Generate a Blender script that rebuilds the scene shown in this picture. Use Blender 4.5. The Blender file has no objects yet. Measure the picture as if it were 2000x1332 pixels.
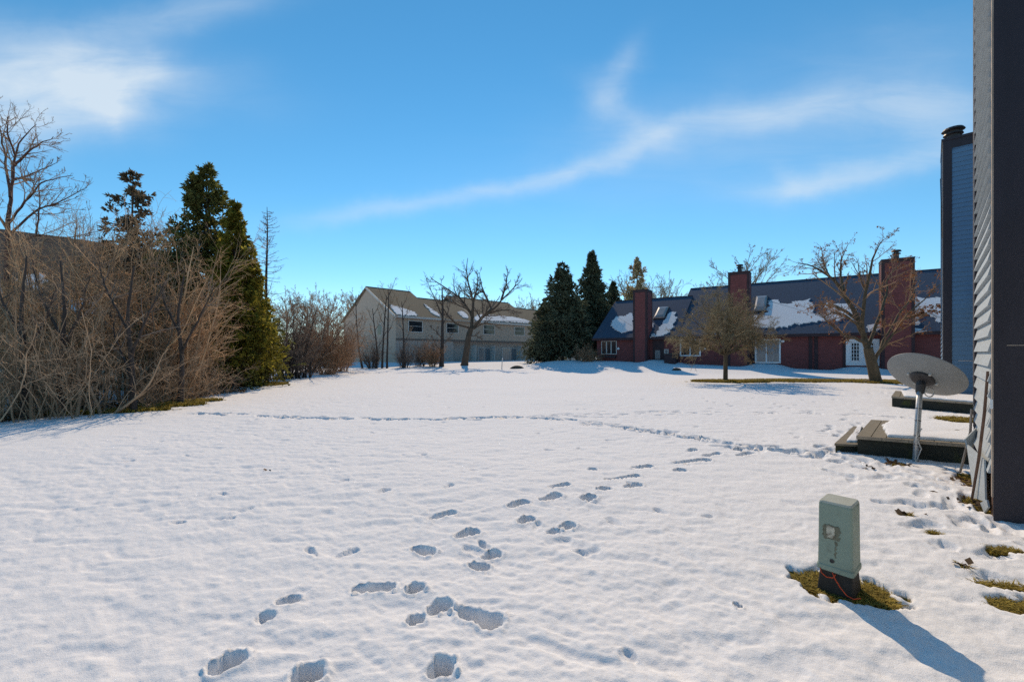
import bpy, math, random
import numpy as np
R = math.radians
F, HX, HY, CAM = 850.0, 1000.0, 690.0, 1.6      # lens in photograph pixels, principal column, horizon row, eye height
# ------------------------------------------------------------------ camera, sky, sun, exposure
S = bpy.context.scene
COL = S.collection
cd = bpy.data.cameras.new("camera"); cam = bpy.data.objects.new("camera", cd); COL.objects.link(cam)
cam.location = (0, 0, CAM); cam.rotation_euler = (R(90), 0, 0)
cd.sensor_width = 36; cd.lens = 36 * F / 2000; cd.shift_y = 24 / 2000; cd.clip_end = 3000; cd.clip_start = .05
S.camera = cam
SUN_EL, SUN_AZ = 37.0, -1.0                      # azimuth from straight ahead, to the right
wd = bpy.data.worlds.new("World"); S.world = wd; wd.use_nodes = True
wt = wd.node_tree; wt.nodes.clear()
def wn(t, **k):
    n = wt.nodes.new(t)
    for a, b in k.items(): setattr(n, a, b)
    return n
def wl(a, b): wt.links.new(a, b)
def wmath(op, a, b=None, c=None):
    n = wn('ShaderNodeMath', operation=op)
    for i, v in enumerate((a, b, c)):
        if v is None: continue
        if isinstance(v, (int, float)): n.inputs[i].default_value = v
        else: wl(v, n.inputs[i])
    return n.outputs[0]
sky = wn('ShaderNodeTexSky', sky_type='NISHITA'); sky.sun_disc = False
sky.sun_elevation = R(SUN_EL); sky.sun_rotation = R(SUN_AZ); sky.air_density = 1.0; sky.dust_density = 0.0; sky.ozone_density = 4.0; sky.altitude = 200
SKY_STRENGTH = 0.14
hsv = wn('ShaderNodeHueSaturation'); hsv.inputs['Saturation'].default_value = 1.20; hsv.inputs['Hue'].default_value = .484; hsv.inputs['Value'].default_value = 1.0
wl(sky.outputs[0], hsv.inputs['Color'])
tc = wn('ShaderNodeTexCoord'); sep = wn('ShaderNodeSeparateXYZ'); wl(tc.outputs['Generated'], sep.inputs[0])
yy = wmath('MAXIMUM', sep.outputs[1], 0.05)
U = wmath('DIVIDE', sep.outputs[0], yy); V = wmath('DIVIDE', sep.outputs[2], yy)
cmb = wn('ShaderNodeCombineXYZ'); wl(U, cmb.inputs[0]); wl(V, cmb.inputs[1])
nz = wn('ShaderNodeTexNoise'); nz.inputs['Scale'].default_value = 3.2; nz.inputs['Detail'].default_value = 5; nz.inputs['Roughness'].default_value = .55
wl(cmb.outputs[0], nz.inputs['Vector'])
sp = wn('ShaderNodeSeparateColor'); wl(nz.outputs['Color'], sp.inputs[0])
U2 = wmath('ADD', U, wmath('MULTIPLY', wmath('SUBTRACT', sp.outputs[0], .5), .20))
V2 = wmath('ADD', V, wmath('MULTIPLY', wmath('SUBTRACT', sp.outputs[1], .5), .13))
# cirrus: soft elongated wisps, each (column, row, tilt, half length, half width, density)
WISPS = [(90, 150, 6, 240, 62, .66), (225, 190, 35, 85, 45, .55), (40, 220, 0, 150, 50, .55), (170, 95, 12, 170, 40, .30), (300, 130, 10, 60, 28, .35), (330, 25, -12, 190, 34, .30), (235, 235, 70, 30, 18, .25),
         (700, 418, -6, 130, 17, .26), (900, 392, -9, 130, 17, .30), (1085, 345, -17, 120, 17, .30), (1225, 284, -25, 120, 20, .30), (1420, 235, -12, 190, 32, .26),
         (1650, 215, -2, 210, 30, .28), (1850, 240, 4, 130, 44, .30), (1215, 135, -55, 60, 24, .26), (1165, 190, -75, 45, 32, .2), (1225, 238, 38, 90, 26, .24), (1545, 345, 35, 30, 20, .22), (1580, 365, -4, 110, 18, .32), (1740, 330, -13, 140, 24, .36),
         (1500, 280, -10, 430, 110, .16), (1760, 130, -5, 260, 80, .10)]
tot = None
for (cx, cy, an, lx, ly, st) in WISPS:
    du = wmath('SUBTRACT', U2, (cx - HX) / F); dv = wmath('SUBTRACT', V2, (HY - cy) / F)
    c, s = math.cos(R(-an)), math.sin(R(-an))
    a = wmath('ADD', wmath('MULTIPLY', du, c * F / lx), wmath('MULTIPLY', dv, s * F / lx))
    b = wmath('ADD', wmath('MULTIPLY', du, -s * F / ly), wmath('MULTIPLY', dv, c * F / ly))
    q = wmath('ADD', wmath('MULTIPLY', a, a), wmath('MULTIPLY', b, b))
    g = wmath('MULTIPLY', wmath('EXPONENT', wmath('MULTIPLY', q, -.8)), st)
    tot = g if tot is None else wmath('ADD', tot, g)
mp = wn('ShaderNodeMapping'); mp.inputs['Rotation'].default_value = (0, 0, R(-14)); mp.inputs['Scale'].default_value = (2.0, 9.0, 1)
wl(cmb.outputs[0], mp.inputs[0])
n2 = wn('ShaderNodeTexNoise'); n2.inputs['Scale'].default_value = 1.6; n2.inputs['Detail'].default_value = 6; n2.inputs['Roughness'].default_value = .6; n2.inputs['Distortion'].default_value = .6
wl(mp.outputs[0], n2.inputs['Vector'])
streak = wmath('ADD', wmath('MULTIPLY', n2.outputs['Fac'], 1.45), .12)
front = wmath('GREATER_THAN', sep.outputs[1], .06)
cf = wmath('MINIMUM', wmath('MULTIPLY', wmath('MULTIPLY', tot, streak), front), .85)
mx = wn('ShaderNodeMix', data_type='RGBA'); wl(cf, mx.inputs[0]); wl(hsv.outputs[0], mx.inputs[6]); mx.inputs[7].default_value = (5.2, 5.9, 6.5, 1)
bg = wn('ShaderNodeBackground'); bg.inputs[1].default_value = SKY_STRENGTH; wl(mx.outputs[2], bg.inputs[0])
wo = wn('ShaderNodeOutputWorld'); wl(bg.outputs[0], wo.inputs[0])
sd = bpy.data.lights.new("sun", 'SUN'); sd.energy = 3.8; sd.angle = R(.5); sd.color = (1, .775, .535)
so = bpy.data.objects.new("sun", sd); COL.objects.link(so); so.location = (0, 40, 40)
so.rotation_euler = (R(SUN_EL - 90), 0, R(-SUN_AZ))
S.view_settings.view_transform = 'Standard'; S.view_settings.look = 'None'; S.view_settings.exposure = 0; S.view_settings.gamma = 1
S.render.engine = 'CYCLES'; S.cycles.max_bounces = 5; S.cycles.diffuse_bounces = 3; S.cycles.glossy_bounces = 2; S.cycles.transmission_bounces = 3
S.cycles.use_denoising = False

# ------------------------------------------------------------------ helpers
def nrm(v): v = np.asarray(v, float); return v / np.linalg.norm(v)
A_ = np.array([.694, .720, 0]); B_ = np.array([.720, -.694, 0])      # the two directions of the blue houses
def ray(x, y): return np.array([(x - HX) / F, 1.0, -(y - HY) / F])
def P3(x, y, d): return np.array([0, 0, CAM]) + ray(x, y) * d
def GP(x, y, z=0.0):
    d = (CAM - z) * F / (y - HY); return np.array([(x - HX) / F * d, d, z])
def hit(x, y, p, n):
    r = ray(x, y); o = np.array([0, 0, CAM]); return o + r * (np.dot(p - o, n) / np.dot(r, n))

class Noise:
    def __init__(s, seed): s.t = np.random.default_rng(seed).random((256, 256))
    def __call__(s, x, y):
        xi = np.floor(x).astype(int); yi = np.floor(y).astype(int); fx = x - xi; fy = y - yi
        fx = fx * fx * fx * (fx * (fx * 6 - 15) + 10); fy = fy * fy * fy * (fy * (fy * 6 - 15) + 10)
        g = lambda a, b: s.t[a % 256, b % 256]
        return (g(xi, yi) * (1 - fx) + g(xi + 1, yi) * fx) * (1 - fy) + (g(xi, yi + 1) * (1 - fx) + g(xi + 1, yi + 1) * fx) * fy - .5
NZ = [Noise(k) for k in range(6)]
def sstep(a, b, x): t = np.clip((x - a) / (b - a), 0, 1); return t * t * (3 - 2 * t)

WL = {}
def tag(o, label=None, cat=None, group=None, kind=None):
    if label: o['label'] = label
    if cat: o['category'] = cat
    if group: o['group'] = group
    if kind: o['kind'] = kind
    return o
def thing(name, loc, label, cat, group=None):
    o = bpy.data.objects.new(name, None); COL.objects.link(o); o.location = tuple(loc); o.empty_display_size = .2
    WL[o] = np.array(loc, float); return tag(o, label, cat, group)

class MB:
    """collects faces in world space, builds one mesh"""
    def __init__(s): s.v = []; s.f = []; s.np = []
    def poly(s, pts):
        i = len(s.v); s.v += [tuple(p) for p in pts]; s.f.append(tuple(range(i, i + len(pts))))
    def hexa(s, p):   # 8 points: bottom 4 ccw, top 4 ccw
        i = len(s.v); s.v += [tuple(q) for q in p]
        for f in ((3, 2, 1, 0), (4, 5, 6, 7), (0, 1, 5, 4), (1, 2, 6, 5), (2, 3, 7, 6), (3, 0, 4, 7)): s.f.append(tuple(i + k for k in f))
    def prism(s, bot, top):
        n = len(bot); i = len(s.v); s.v += [tuple(q) for q in bot] + [tuple(q) for q in top]
        s.f.append(tuple(i + k for k in reversed(range(n)))); s.f.append(tuple(i + n + k for k in range(n)))
        for k in range(n): s.f.append((i + k, i + (k + 1) % n, i + n + (k + 1) % n, i + n + k))
    def lathe(s, c, ax, prof, n=16):
        ax = nrm(ax); u = nrm(np.cross(ax, [0, 0, 1] if abs(ax[2]) < .9 else [1, 0, 0])); w = np.cross(ax, u); c = np.asarray(c, float); i = len(s.v)
        for (r, h) in prof:
            for k in range(n):
                a = 2 * math.pi * k / n; s.v.append(tuple(c + ax * h + (u * math.cos(a) + w * math.sin(a)) * r))
        for j in range(len(prof) - 1):
            for k in range(n): s.f.append((i + j * n + k, i + j * n + (k + 1) % n, i + (j + 1) * n + (k + 1) % n, i + (j + 1) * n + k))
        s.f.append(tuple(i + k for k in reversed(range(n)))); s.f.append(tuple(i + (len(prof) - 1) * n + k for k in range(n)))
    def tube(s, pts, r, n=8):
        pts = [np.asarray(p, float) for p in pts]; r = [r] * len(pts) if isinstance(r, (int, float)) else r; i = len(s.v)
        for j, p in enumerate(pts):
            t = nrm(pts[min(j + 1, len(pts) - 1)] - pts[max(j - 1, 0)]); u = nrm(np.cross(t, [0, 0, 1] if abs(t[2]) < .9 else [1, 0, 0])); w = np.cross(t, u)
            for k in range(n): a = 2 * math.pi * k / n; s.v.append(tuple(p + (u * math.cos(a) + w * math.sin(a)) * r[j]))
        for j in range(len(pts) - 1):
            for k in range(n): s.f.append((i + j * n + k, i + j * n + (k + 1) % n, i + (j + 1) * n + (k + 1) % n, i + (j + 1) * n + k))
        s.f.append(tuple(i + k for k in reversed(range(n)))); s.f.append(tuple(i + (len(pts) - 1) * n + k for k in range(n)))
    def quads(s, V, Q): s.np.append((np.asarray(V, float).reshape(-1, 3), np.asarray(Q, np.int64)))
    def build(s, name, mat, parent=None, smooth=False, label=None, bevel=0):
        me = bpy.data.meshes.new(name); off = WL.get(parent, np.zeros(3)) if parent else np.zeros(3)
        if s.np:
            Vs, Qs, b = [], [], 0
            for (V, Q) in s.np: Vs.append(V); Qs.append(Q + b); b += len(V)
            Vv = np.concatenate(Vs) - off; Qq = np.concatenate(Qs)
            me.vertices.add(len(Vv)); me.vertices.foreach_set('co', Vv.astype(np.float32).ravel())
            me.loops.add(Qq.size); me.loops.foreach_set('vertex_index', Qq.astype(np.int32).ravel())
            me.polygons.add(len(Qq)); me.polygons.foreach_set('loop_start', np.arange(0, Qq.size, Qq.shape[1], dtype=np.int32))
            me.update(calc_edges=True)
        else:
            me.from_pydata([tuple(np.asarray(p) - off) for p in s.v], [], s.f); me.update()
            import bmesh
            bm = bmesh.new(); bm.from_mesh(me); bmesh.ops.recalc_face_normals(bm, faces=bm.faces); bm.to_mesh(me); bm.free()
        if smooth: me.polygons.foreach_set('use_smooth', [True] * len(me.polygons))
        me.materials.append(mat)
        o = bpy.data.objects.new(name, me); COL.objects.link(o)
        if parent is not None: o.parent = parent; WL[o] = off
        else: WL[o] = np.zeros(3)
        if bevel:
            m = o.modifiers.new('bevel', 'BEVEL'); m.width = bevel; m.segments = 3; m.limit_method = 'ANGLE'; m.angle_limit = R(40)
        if label: o['label'] = label
        return o

class Frame:
    """wall frame: s along the wall, n out of the wall, z up"""
    def __init__(s, o, es, en): s.o = np.asarray(o, float); s.es = np.asarray(es, float); s.en = np.asarray(en, float)
    def p(s, a, n, z): return s.o + s.es * a + s.en * n + np.array([0, 0, z])
    def box(s, mb, a0, a1, n0, n1, z0, z1):
        mb.hexa([s.p(a0, n0, z0), s.p(a1, n0, z0), s.p(a1, n1, z0), s.p(a0, n1, z0), s.p(a0, n0, z1), s.p(a1, n0, z1), s.p(a1, n1, z1), s.p(a0, n1, z1)])
    def clap(s, mb, a0, a1, z0, z1, n, exp=.15, lip=.018):
        k = int(math.ceil((z1 - z0) / exp)); z = z0
        for i in range(k):
            zt = min(z + exp, z1)
            mb.poly([s.p(a0, n + lip, z), s.p(a1, n + lip, z), s.p(a1, n, zt), s.p(a0, n, zt)])
            mb.poly([s.p(a0, n, z), s.p(a1, n, z), s.p(a1, n + lip, z), s.p(a0, n + lip, z)])
            mb.poly([s.p(a0, n, z), s.p(a0, n + lip, z), s.p(a0, n, zt)]); mb.poly([s.p(a1, n, z), s.p(a1, n, zt), s.p(a1, n + lip, z)])
            z = zt
    def sub(s, a, n, turn):  # frame of a face turned left (-1) or right (+1) at point (a,n)
        o = s.p(a, n, 0)
        return Frame(o, -s.en, s.es) if turn > 0 else Frame(o, s.en, -s.es)

# ------------------------------------------------------------------ materials
MC = {}
def mat(name, col, rough=.8, var=.12, vs=6.0, bump=0.0, bs=40.0, spec=.3, stretch=None, trans=0.0, island=0.0, courses=None, stain=None, metal=0.0):
    if name in MC: return MC[name]
    m = bpy.data.materials.new(name); m.use_nodes = True; t = m.node_tree; p = t.nodes['Principled BSDF']; L = t.links.new
    p.inputs['Roughness'].default_value = rough; p.inputs['Specular IOR Level'].default_value = spec; p.inputs['Metallic'].default_value = metal
    tcn = t.nodes.new('ShaderNodeTexCoord'); vec = tcn.outputs['Object']
    if stretch:
        mpn = t.nodes.new('ShaderNodeMapping'); mpn.inputs['Scale'].default_value = stretch; L(vec, mpn.inputs[0]); vec = mpn.outputs[0]
    n = t.nodes.new('ShaderNodeTexNoise'); n.inputs['Scale'].default_value = vs; n.inputs['Detail'].default_value = 5; n.inputs['Roughness'].default_value = .65; L(vec, n.inputs['Vector'])
    r = t.nodes.new('ShaderNodeValToRGB'); c = np.array(col)
    r.color_ramp.elements[0].position = .3; r.color_ramp.elements[1].position = .7
    r.color_ramp.elements[0].color = (*np.clip(c * (1 - var), 0, 1), 1); r.color_ramp.elements[1].color = (*np.clip(c * (1 + var), 0, 1), 1)
    L(n.outputs['Fac'], r.inputs[0]); out = r.outputs[0]
    if island:
        g = t.nodes.new('ShaderNodeNewGeometry'); mr = t.nodes.new('ShaderNodeMapRange'); mr.inputs['To Min'].default_value = 1 - island; mr.inputs['To Max'].default_value = 1 + island
        L(g.outputs['Random Per Island'], mr.inputs[0]); mm = t.nodes.new('ShaderNodeMix'); mm.data_type = 'RGBA'; mm.blend_type = 'MULTIPLY'; mm.inputs[0].default_value = 1
        L(out, mm.inputs[6]); L(mr.outputs[0], mm.inputs[7]); out = mm.outputs[2]
    hgt = None
    if courses:
        w = t.nodes.new('ShaderNodeTexWave'); w.bands_direction = 'Z'; w.wave_profile = 'SAW'; w.inputs['Scale'].default_value = courses; w.inputs['Distortion'].default_value = .6
        w.inputs['Detail Scale'].default_value = 4; L(tcn.outputs['Object'], w.inputs['Vector'])
        mm = t.nodes.new('ShaderNodeMix'); mm.data_type = 'RGBA'; mm.blend_type = 'MULTIPLY'; mm.inputs[0].default_value = .35
        L(out, mm.inputs[6]); L(w.outputs['Color'], mm.inputs[7]); out = mm.outputs[2]
    if stain:
        sc, c2, lo, hi = stain
        n3 = t.nodes.new('ShaderNodeTexNoise'); n3.inputs['Scale'].default_value = sc; n3.inputs['Detail'].default_value = 6; L(tcn.outputs['Object'], n3.inputs['Vector'])
        mr = t.nodes.new('ShaderNodeMapRange'); mr.inputs['From Min'].default_value = lo; mr.inputs['From Max'].default_value = hi; L(n3.outputs['Fac'], mr.inputs[0])
        mm = t.nodes.new('ShaderNodeMix'); mm.data_type = 'RGBA'; L(mr.outputs[0], mm.inputs[0]); L(out, mm.inputs[6]); mm.inputs[7].default_value = (*c2, 1); out = mm.outputs[2]
    L(out, p.inputs['Base Color'])
    if bump:
        nb = t.nodes.new('ShaderNodeTexNoise'); nb.inputs['Scale'].default_value = bs; nb.inputs['Detail'].default_value = 4; L(vec, nb.inputs['Vector'])
        b = t.nodes.new('ShaderNodeBump'); b.inputs['Strength'].default_value = .8; b.inputs['Distance'].default_value = bump; L(nb.outputs['Fac'], b.inputs['Height']); L(b.outputs[0], p.inputs['Normal'])
    if trans:
        tr = t.nodes.new('ShaderNodeBsdfTranslucent'); L(out, tr.inputs[0]); ms = t.nodes.new('ShaderNodeMixShader'); ms.inputs[0].default_value = trans
        L(p.outputs[0], ms.inputs[1]); L(tr.outputs[0], ms.inputs[2]); L(ms.outputs[0], t.nodes['Material Output'].inputs[0])
    MC[name] = m; return m
M_red = mat('red_siding', (.19, .064, .061), .75, .22, 2.0, spec=.2, stretch=(1, 1, 6))
M_redtrim = mat('dark_red_trim', (.050, .030, .034), .7, .2, 3)
M_blue = mat('blue_grey_siding', (.37, .41, .43), .65, .10, 3.0, bump=.002, bs=60, stretch=(1, 1, 8), stain=(2.2, (.30, .34, .36), .58, .8))
M_shadefar = mat('shaded_siding', (.125, .225, .345), .65, .10, 3.0, stretch=(1, 1, 8))  # same pale siding paint, with blue skylit shade mixed into the colour
M_plum = mat('plum_trim', (.038, .032, .040), .6, .14, 5, bump=.001, bs=120, stretch=(1, 1, .15))
M_tanedge = mat('sunlit_weathered_edge', (.42, .33, .26), .85, .3, 14, stretch=(1, 1, .2))  # bare weathered wood tan, sunlight on the board edges included in the colour
M_brownwood = mat('brown_weathered_wood', (.16, .09, .06), .85, .35, 18, bump=.002, bs=80, stretch=(1, 1, .15))
M_slate = mat('slate_shingle', (.088, .118, .168), .85, .3, 9, bump=.01, bs=14, courses=3.2, spec=.03)
M_tanroof = mat('tan_shingle', (.25, .21, .155), .9, .25, 7, bump=.01, bs=12, courses=2.6, spec=.03)
M_brownroof = mat('brown_shingle', (.13, .10, .08), .9, .3, 5, bump=.01, bs=12, courses=2.6)
M_tan = mat('tan_siding', (.47, .375, .295), .8, .12, 2.0, stretch=(1, 1, 5))
M_tanlow = mat('tan_stucco', (.46, .385, .33), .85, .1, 2.5)
M_white = mat('white_paint', (.78, .79, .80), .5, .05, 5)
M_offwhite = mat('aged_white_paint', (.55, .52, .48), .6, .1, 5)
M_glass = mat('window_glass', (.022, .028, .036), .06, .3, 1.2, spec=.7)
M_curtain = mat('curtained_glass', (.22, .23, .24), .12, .35, 2.5, spec=.6, stretch=(6, 6, .4))
M_skyl = mat('skylight_dome', (.30, .27, .25), .15, .2, 2, spec=.7)
M_metal = mat('galvanised_steel', (.42, .43, .44), .42, .18, 20, spec=.5, metal=.6)
M_dish = mat('grey_dish_paint', (.26, .262, .255), .6, .06, 6)
M_dark = mat('dark_metal', (.05, .045, .045), .5, .2, 12)
M_ped = mat('grey_green_plastic', (.235, .285, .225), .55, .08, 7, bump=.0005, bs=160, stain=(9, (.16, .17, .13), .60, .80))
M_pedtop = mat('pale_pedestal_top', (.36, .38, .33), .7, .12, 9)  # lid a paler grey green than the cover
M_pedbase = mat('black_pedestal_base', (.030, .025, .022), .7, .3, 14, bump=.002, bs=60)
M_orange = mat('orange_cable', (.62, .075, .02), .45, .1, 20)
M_sticker = mat('weathered_sticker', (.46, .42, .33), .85, .3, 35, stain=(40, (.16, .13, .09), .5, .62))
M_grime = mat('grime', (.16, .15, .105), .9, .35, 60)
M_wood = mat('weathered_deck_wood', (.200, .175, .130), .9, .25, 6, bump=.002, bs=30, stretch=(1, 6, 1))
M_woodedge = mat('deck_fascia', (.30, .25, .19), .9, .3, 7)
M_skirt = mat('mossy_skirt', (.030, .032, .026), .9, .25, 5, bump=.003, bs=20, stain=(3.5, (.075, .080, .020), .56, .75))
M_bark = mat('bark', (.100, .075, .055), .9, .3, 9, bump=.01, bs=22, stretch=(1, 1, .3))
M_barkg = mat('mossy_bark', (.125, .095, .060), .9, .3, 7, bump=.012, bs=18, stretch=(1, 1, .3))
M_brownbark = mat('brown_stem_bark', (.20, .135, .085), .9, .3, 9)
M_barkd = mat('dark_bark', (.062, .048, .042), .9, .3, 9, bump=.008, bs=22, stretch=(1, 1, .3))
M_barkr = mat('reddish_bark', (.120, .062, .048), .85, .3, 9)
M_twigtan = mat('tan_twig', (.52, .33, .185), .85, .3, 1.3, island=.45)
M_twiggrey = mat('grey_twig', (.40, .275, .175), .85, .3, 1.3, island=.45)
M_twigred = mat('russet_twig', (.36, .215, .125), .85, .3, 1.3, island=.4)
M_twigolive = mat('olive_twig', (.30, .23, .13), .85, .3, 1.3, island=.4)
M_twigdark = mat('dark_twig', (.19, .145, .115), .85, .3, 1.3, island=.4)
M_twigpale = mat('pale_twig', (.30, .24, .16), .85, .3, 1.3, island=.4)
M_needle = mat('spruce_needle', (.185, .180, .055), .7, .45, .9, island=.5, trans=.42, spec=.2)
M_needleY = mat('sunlit_spruce_needle', (.27, .235, .040), .7, .40, .9, island=.45, trans=.5, spec=.2)  # yellow green holds the sunlight on the tall spruce's right side
M_needleD = mat('dark_spruce_needle', (.145, .158, .098), .7, .45, .9, island=.5, trans=.32, spec=.2)
M_needleP = mat('pale_pine_needle', (.50, .41, .24), .7, .3, .9, island=.4, trans=.35, spec=.2)
M_needleB = mat('brownish_spruce_needle', (.19, .15, .10), .7, .35, .9, island=.5, trans=.35, spec=.2)
M_leafdry = mat('dry_leaf', (.27, .105, .035), .8, .3, 4, island=.5, trans=.35)
M_leaflit = mat('dead_leaf', (.13, .075, .038), .85, .3, 8, island=.4)
M_grass = mat('dormant_grass', (.33, .25, .050), .85, .35, 9, island=.5, trans=.3)

def snow_material(name, melt):
    m = bpy.data.materials.new(name); m.use_nodes = True; t = m.node_tree; p = t.nodes['Principled BSDF']; L = t.links.new
    p.inputs['Roughness'].default_value = .9; p.inputs['Specular IOR Level'].default_value = .05
    tcn = t.nodes.new('ShaderNodeTexCoord'); ob = tcn.outputs['Object']
    def noise(sc, de=4, ro=.6):
        n = t.nodes.new('ShaderNodeTexNoise'); n.inputs['Scale'].default_value = sc; n.inputs['Detail'].default_value = de; n.inputs['Roughness'].default_value = ro; L(ob, n.inputs['Vector']); return n.outputs['Fac']
    r = t.nodes.new('ShaderNodeValToRGB'); e = r.color_ramp.elements
    e[0].position = .25; e[0].color = (.74, .75, .77, 1); e[1].position = .75; e[1].color = (.85, .85, .855, 1); L(noise(30, 6, .7), r.inputs[0]); out = r.outputs[0]
    if melt:
        at = t.nodes.new('ShaderNodeAttribute'); at.attribute_name = 'melt'
        g = t.nodes.new('ShaderNodeValToRGB'); g.color_ramp.elements[0].position = .3; g.color_ramp.elements[0].color = (.07, .055, .02, 1); g.color_ramp.elements[1].position = .72; g.color_ramp.elements[1].color = (.30, .23, .055, 1)
        L(noise(38, 5, .7), g.inputs[0])
        ad = t.nodes.new('ShaderNodeMath'); ad.operation = 'MULTIPLY_ADD'; L(noise(26, 3), ad.inputs[0]); ad.inputs[1].default_value = .7; L(at.outputs['Fac'], ad.inputs[2])
        mr = t.nodes.new('ShaderNodeMapRange'); mr.inputs['From Min'].default_value = .78; mr.inputs['From Max'].default_value = .95; L(ad.outputs[0], mr.inputs[0])
        mm = t.nodes.new('ShaderNodeMix'); mm.data_type = 'RGBA'; L(mr.outputs[0], mm.inputs[0]); L(out, mm.inputs[6]); L(g.outputs[0], mm.inputs[7]); out = mm.outputs[2]
    L(out, p.inputs['Base Color'])
    b1 = t.nodes.new('ShaderNodeBump'); b1.inputs['Strength'].default_value = .55; b1.inputs['Distance'].default_value = .009; L(noise(45, 5, .7), b1.inputs['Height'])
    b2 = t.nodes.new('ShaderNodeBump'); b2.inputs['Strength'].default_value = .5; b2.inputs['Distance'].default_value = .004; L(noise(230, 2), b2.inputs['Height']); L(b1.outputs[0], b2.inputs['Normal'])
    L(b2.outputs[0], p.inputs['Normal'])
    return m
M_ground = snow_material('crusted_snow', True); M_snow = snow_material('settled_snow', False)

# ------------------------------------------------------------------ red townhouses: frame of their street wall
RQ = np.array([20.96, 37.5, 0]); RES = np.array([.827, -.562, 0]); REN = np.array([-.562, -.827, 0])
RF = Frame(RQ, RES, REN)
def rs(x, n=0.0):
    u = (x - HX) / F; q = RQ + REN * n; return (q[1] * u - q[0]) / (RES[0] - RES[1] * u)
def rz(x, y, n=0.0):
    q = RQ + REN * n + RES * rs(x, n); return CAM - (y - HY) / F * q[1]

# ------------------------------------------------------------------ ground
STOOP = [(1285, .28, 1.3), (1498, .30, 1.5), (1690, .34, 1.7), (1320, .12, .8)]
def terr(X, Y):
    X = np.asarray(X, float); Y = np.asarray(Y, float)
    s = (X - RQ[0]) * RES[0] + (Y - RQ[1]) * RES[1]; f = (X - RQ[0]) * REN[0] + (Y - RQ[1]) * REN[1]
    base = np.clip(.42 - .030 * (s - 0), -.05, .80)
    z = base * (1 - sstep(.3, 7.5, f)) * sstep(-26, -18, s)
    for (px, h, w) in STOOP:
        s0 = rs(px); z = z + h * np.exp(-((s - s0) / w) ** 4 - (np.maximum(f, 0) / 1.5) ** 4)
    zb = .45 * sstep(42, 56, Y) * (1 - sstep(2, 12, X)) * sstep(-34, -22, X)
    z = np.maximum(z, zb)
    z = z + .5 * sstep(8, 20, -X - .35 * Y - 6) * sstep(2, 6, -X)        # low bank behind the thicket
    z = z + .06 * NZ[0](X * .13, Y * .13) * sstep(14, 30, np.hypot(X, Y))
    return z
def tz(x, y): return float(terr(x, y))

rng = np.random.default_rng(11)
# footprints: end points in the photograph, width in metres, depth
FOOT = [(682, 1149, 772, 1143, .13, .075), (792, 1160, 824, 1140, .13, .085), (832, 1196, 880, 1174, .14, .085), (790, 1220, 826, 1202, .12, .06), (892, 1190, 978, 1220, .17, .085),
        (532, 1178, 586, 1163, .12, .06), (500, 1212, 528, 1196, .12, .03), (398, 1312, 478, 1274, .15, .07), (568, 1332, 618, 1306, .16, .085), (838, 1316, 878, 1298, .15, .08),
        (802, 1064, 848, 1076, .13, .075), (886, 1050, 934, 1032, .14, .07), (912, 1096, 956, 1106, .14, .075), (940, 1086, 976, 1074, .15, .075), (832, 1012, 890, 998, .12, .05),
        (990, 992, 1030, 978, .15, .07), (1052, 980, 1096, 966, .15, .06), (1010, 1022, 1042, 1008, .15, .07), (1090, 1030, 1120, 1022, .15, .07), (1066, 1040, 1092, 1032, .12, .04),
        (1070, 954, 1114, 946, .14, .05), (1134, 978, 1160, 968, .16, .07), (1166, 958, 1190, 950, .15, .06), (1218, 952, 1252, 944, .14, .055), (1178, 936, 1250, 928, .12, .05),
        (1232, 914, 1276, 909, .14, .055), (1148, 918, 1164, 914, .15, .05), (1312, 904, 1388, 898, .15, .055), (1342, 882, 1360, 878, .16, .05), (1314, 920, 1338, 916, .15, .05),
        (1372, 892, 1408, 886, .15, .05), (1440, 892, 1470, 884, .16, .06), (1430, 880, 1450, 876, .14, .05), (1432, 1172, 1448, 1186, .05, .05), (1206, 1286, 1240, 1276, .10, .012),
        (1700, 938, 1740, 930, .2, .035), (1765, 945, 1800, 952, .2, .04), (1742, 985, 1790, 980, .22, .035), (1782, 990, 1812, 985, .2, .05), (1822, 992, 1850, 986, .22, .055),
        (1760, 1030, 1830, 1022, .2, .035), (1810, 1060, 1870, 1070, .2, .035), (1870, 1020, 1920, 1012, .2, .03), (1915, 1090, 1960, 1080, .2, .04), (1880, 960, 1920, 985, .2, .05), (1900, 1120, 1950, 1130, .22, .035)]
dips = []
for (x0, y0, x1, y1, w, dp) in FOOT:
    a, b = GP(x0, y0), GP(x1, y1); a, b = a[:2], b[:2]; L_ = np.linalg.norm(b - a); u_ = (b - a) / L_; k_ = min(w * .46, L_ * .42); dips.append((a + u_ * k_, b - u_ * k_, w * .45, dp * (1.95 if x0 < 1690 else 1.0)))
def track(pts, n, spread, dp, w=.07):
    g = np.array([GP(x, y)[:2] for x, y in pts]); seg = np.linalg.norm(np.diff(g, axis=0), axis=1); cu = np.r_[0, np.cumsum(seg)]
    for k in range(n):
        t = rng.uniform(0, cu[-1]); c = np.array([np.interp(t, cu, g[:, 0]), np.interp(t, cu, g[:, 1])]); d = np.array([np.interp(t + .2, cu, g[:, 0]), np.interp(t + .2, cu, g[:, 1])]) - c
        d = nrm(d + rng.normal(0, .05, 2) + 1e-6); c = c + rng.normal(0, spread, 2); h = rng.uniform(.08, .15)
        dips.append((c - d * h, c + d * h, w * rng.uniform(.8, 1.2), dp * rng.uniform(.6, 1.2)))
track([(360, 806), (600, 815), (870, 819), (1010, 815), (1130, 821)], 120, .10, .075)
track([(1130, 821), (1290, 846), (1430, 868), (1560, 885), (1640, 889)], 95, .16, .06)
track([(1010, 815), (1300, 804), (1640, 808), (1780, 815)], 70, .22, .045)
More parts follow.
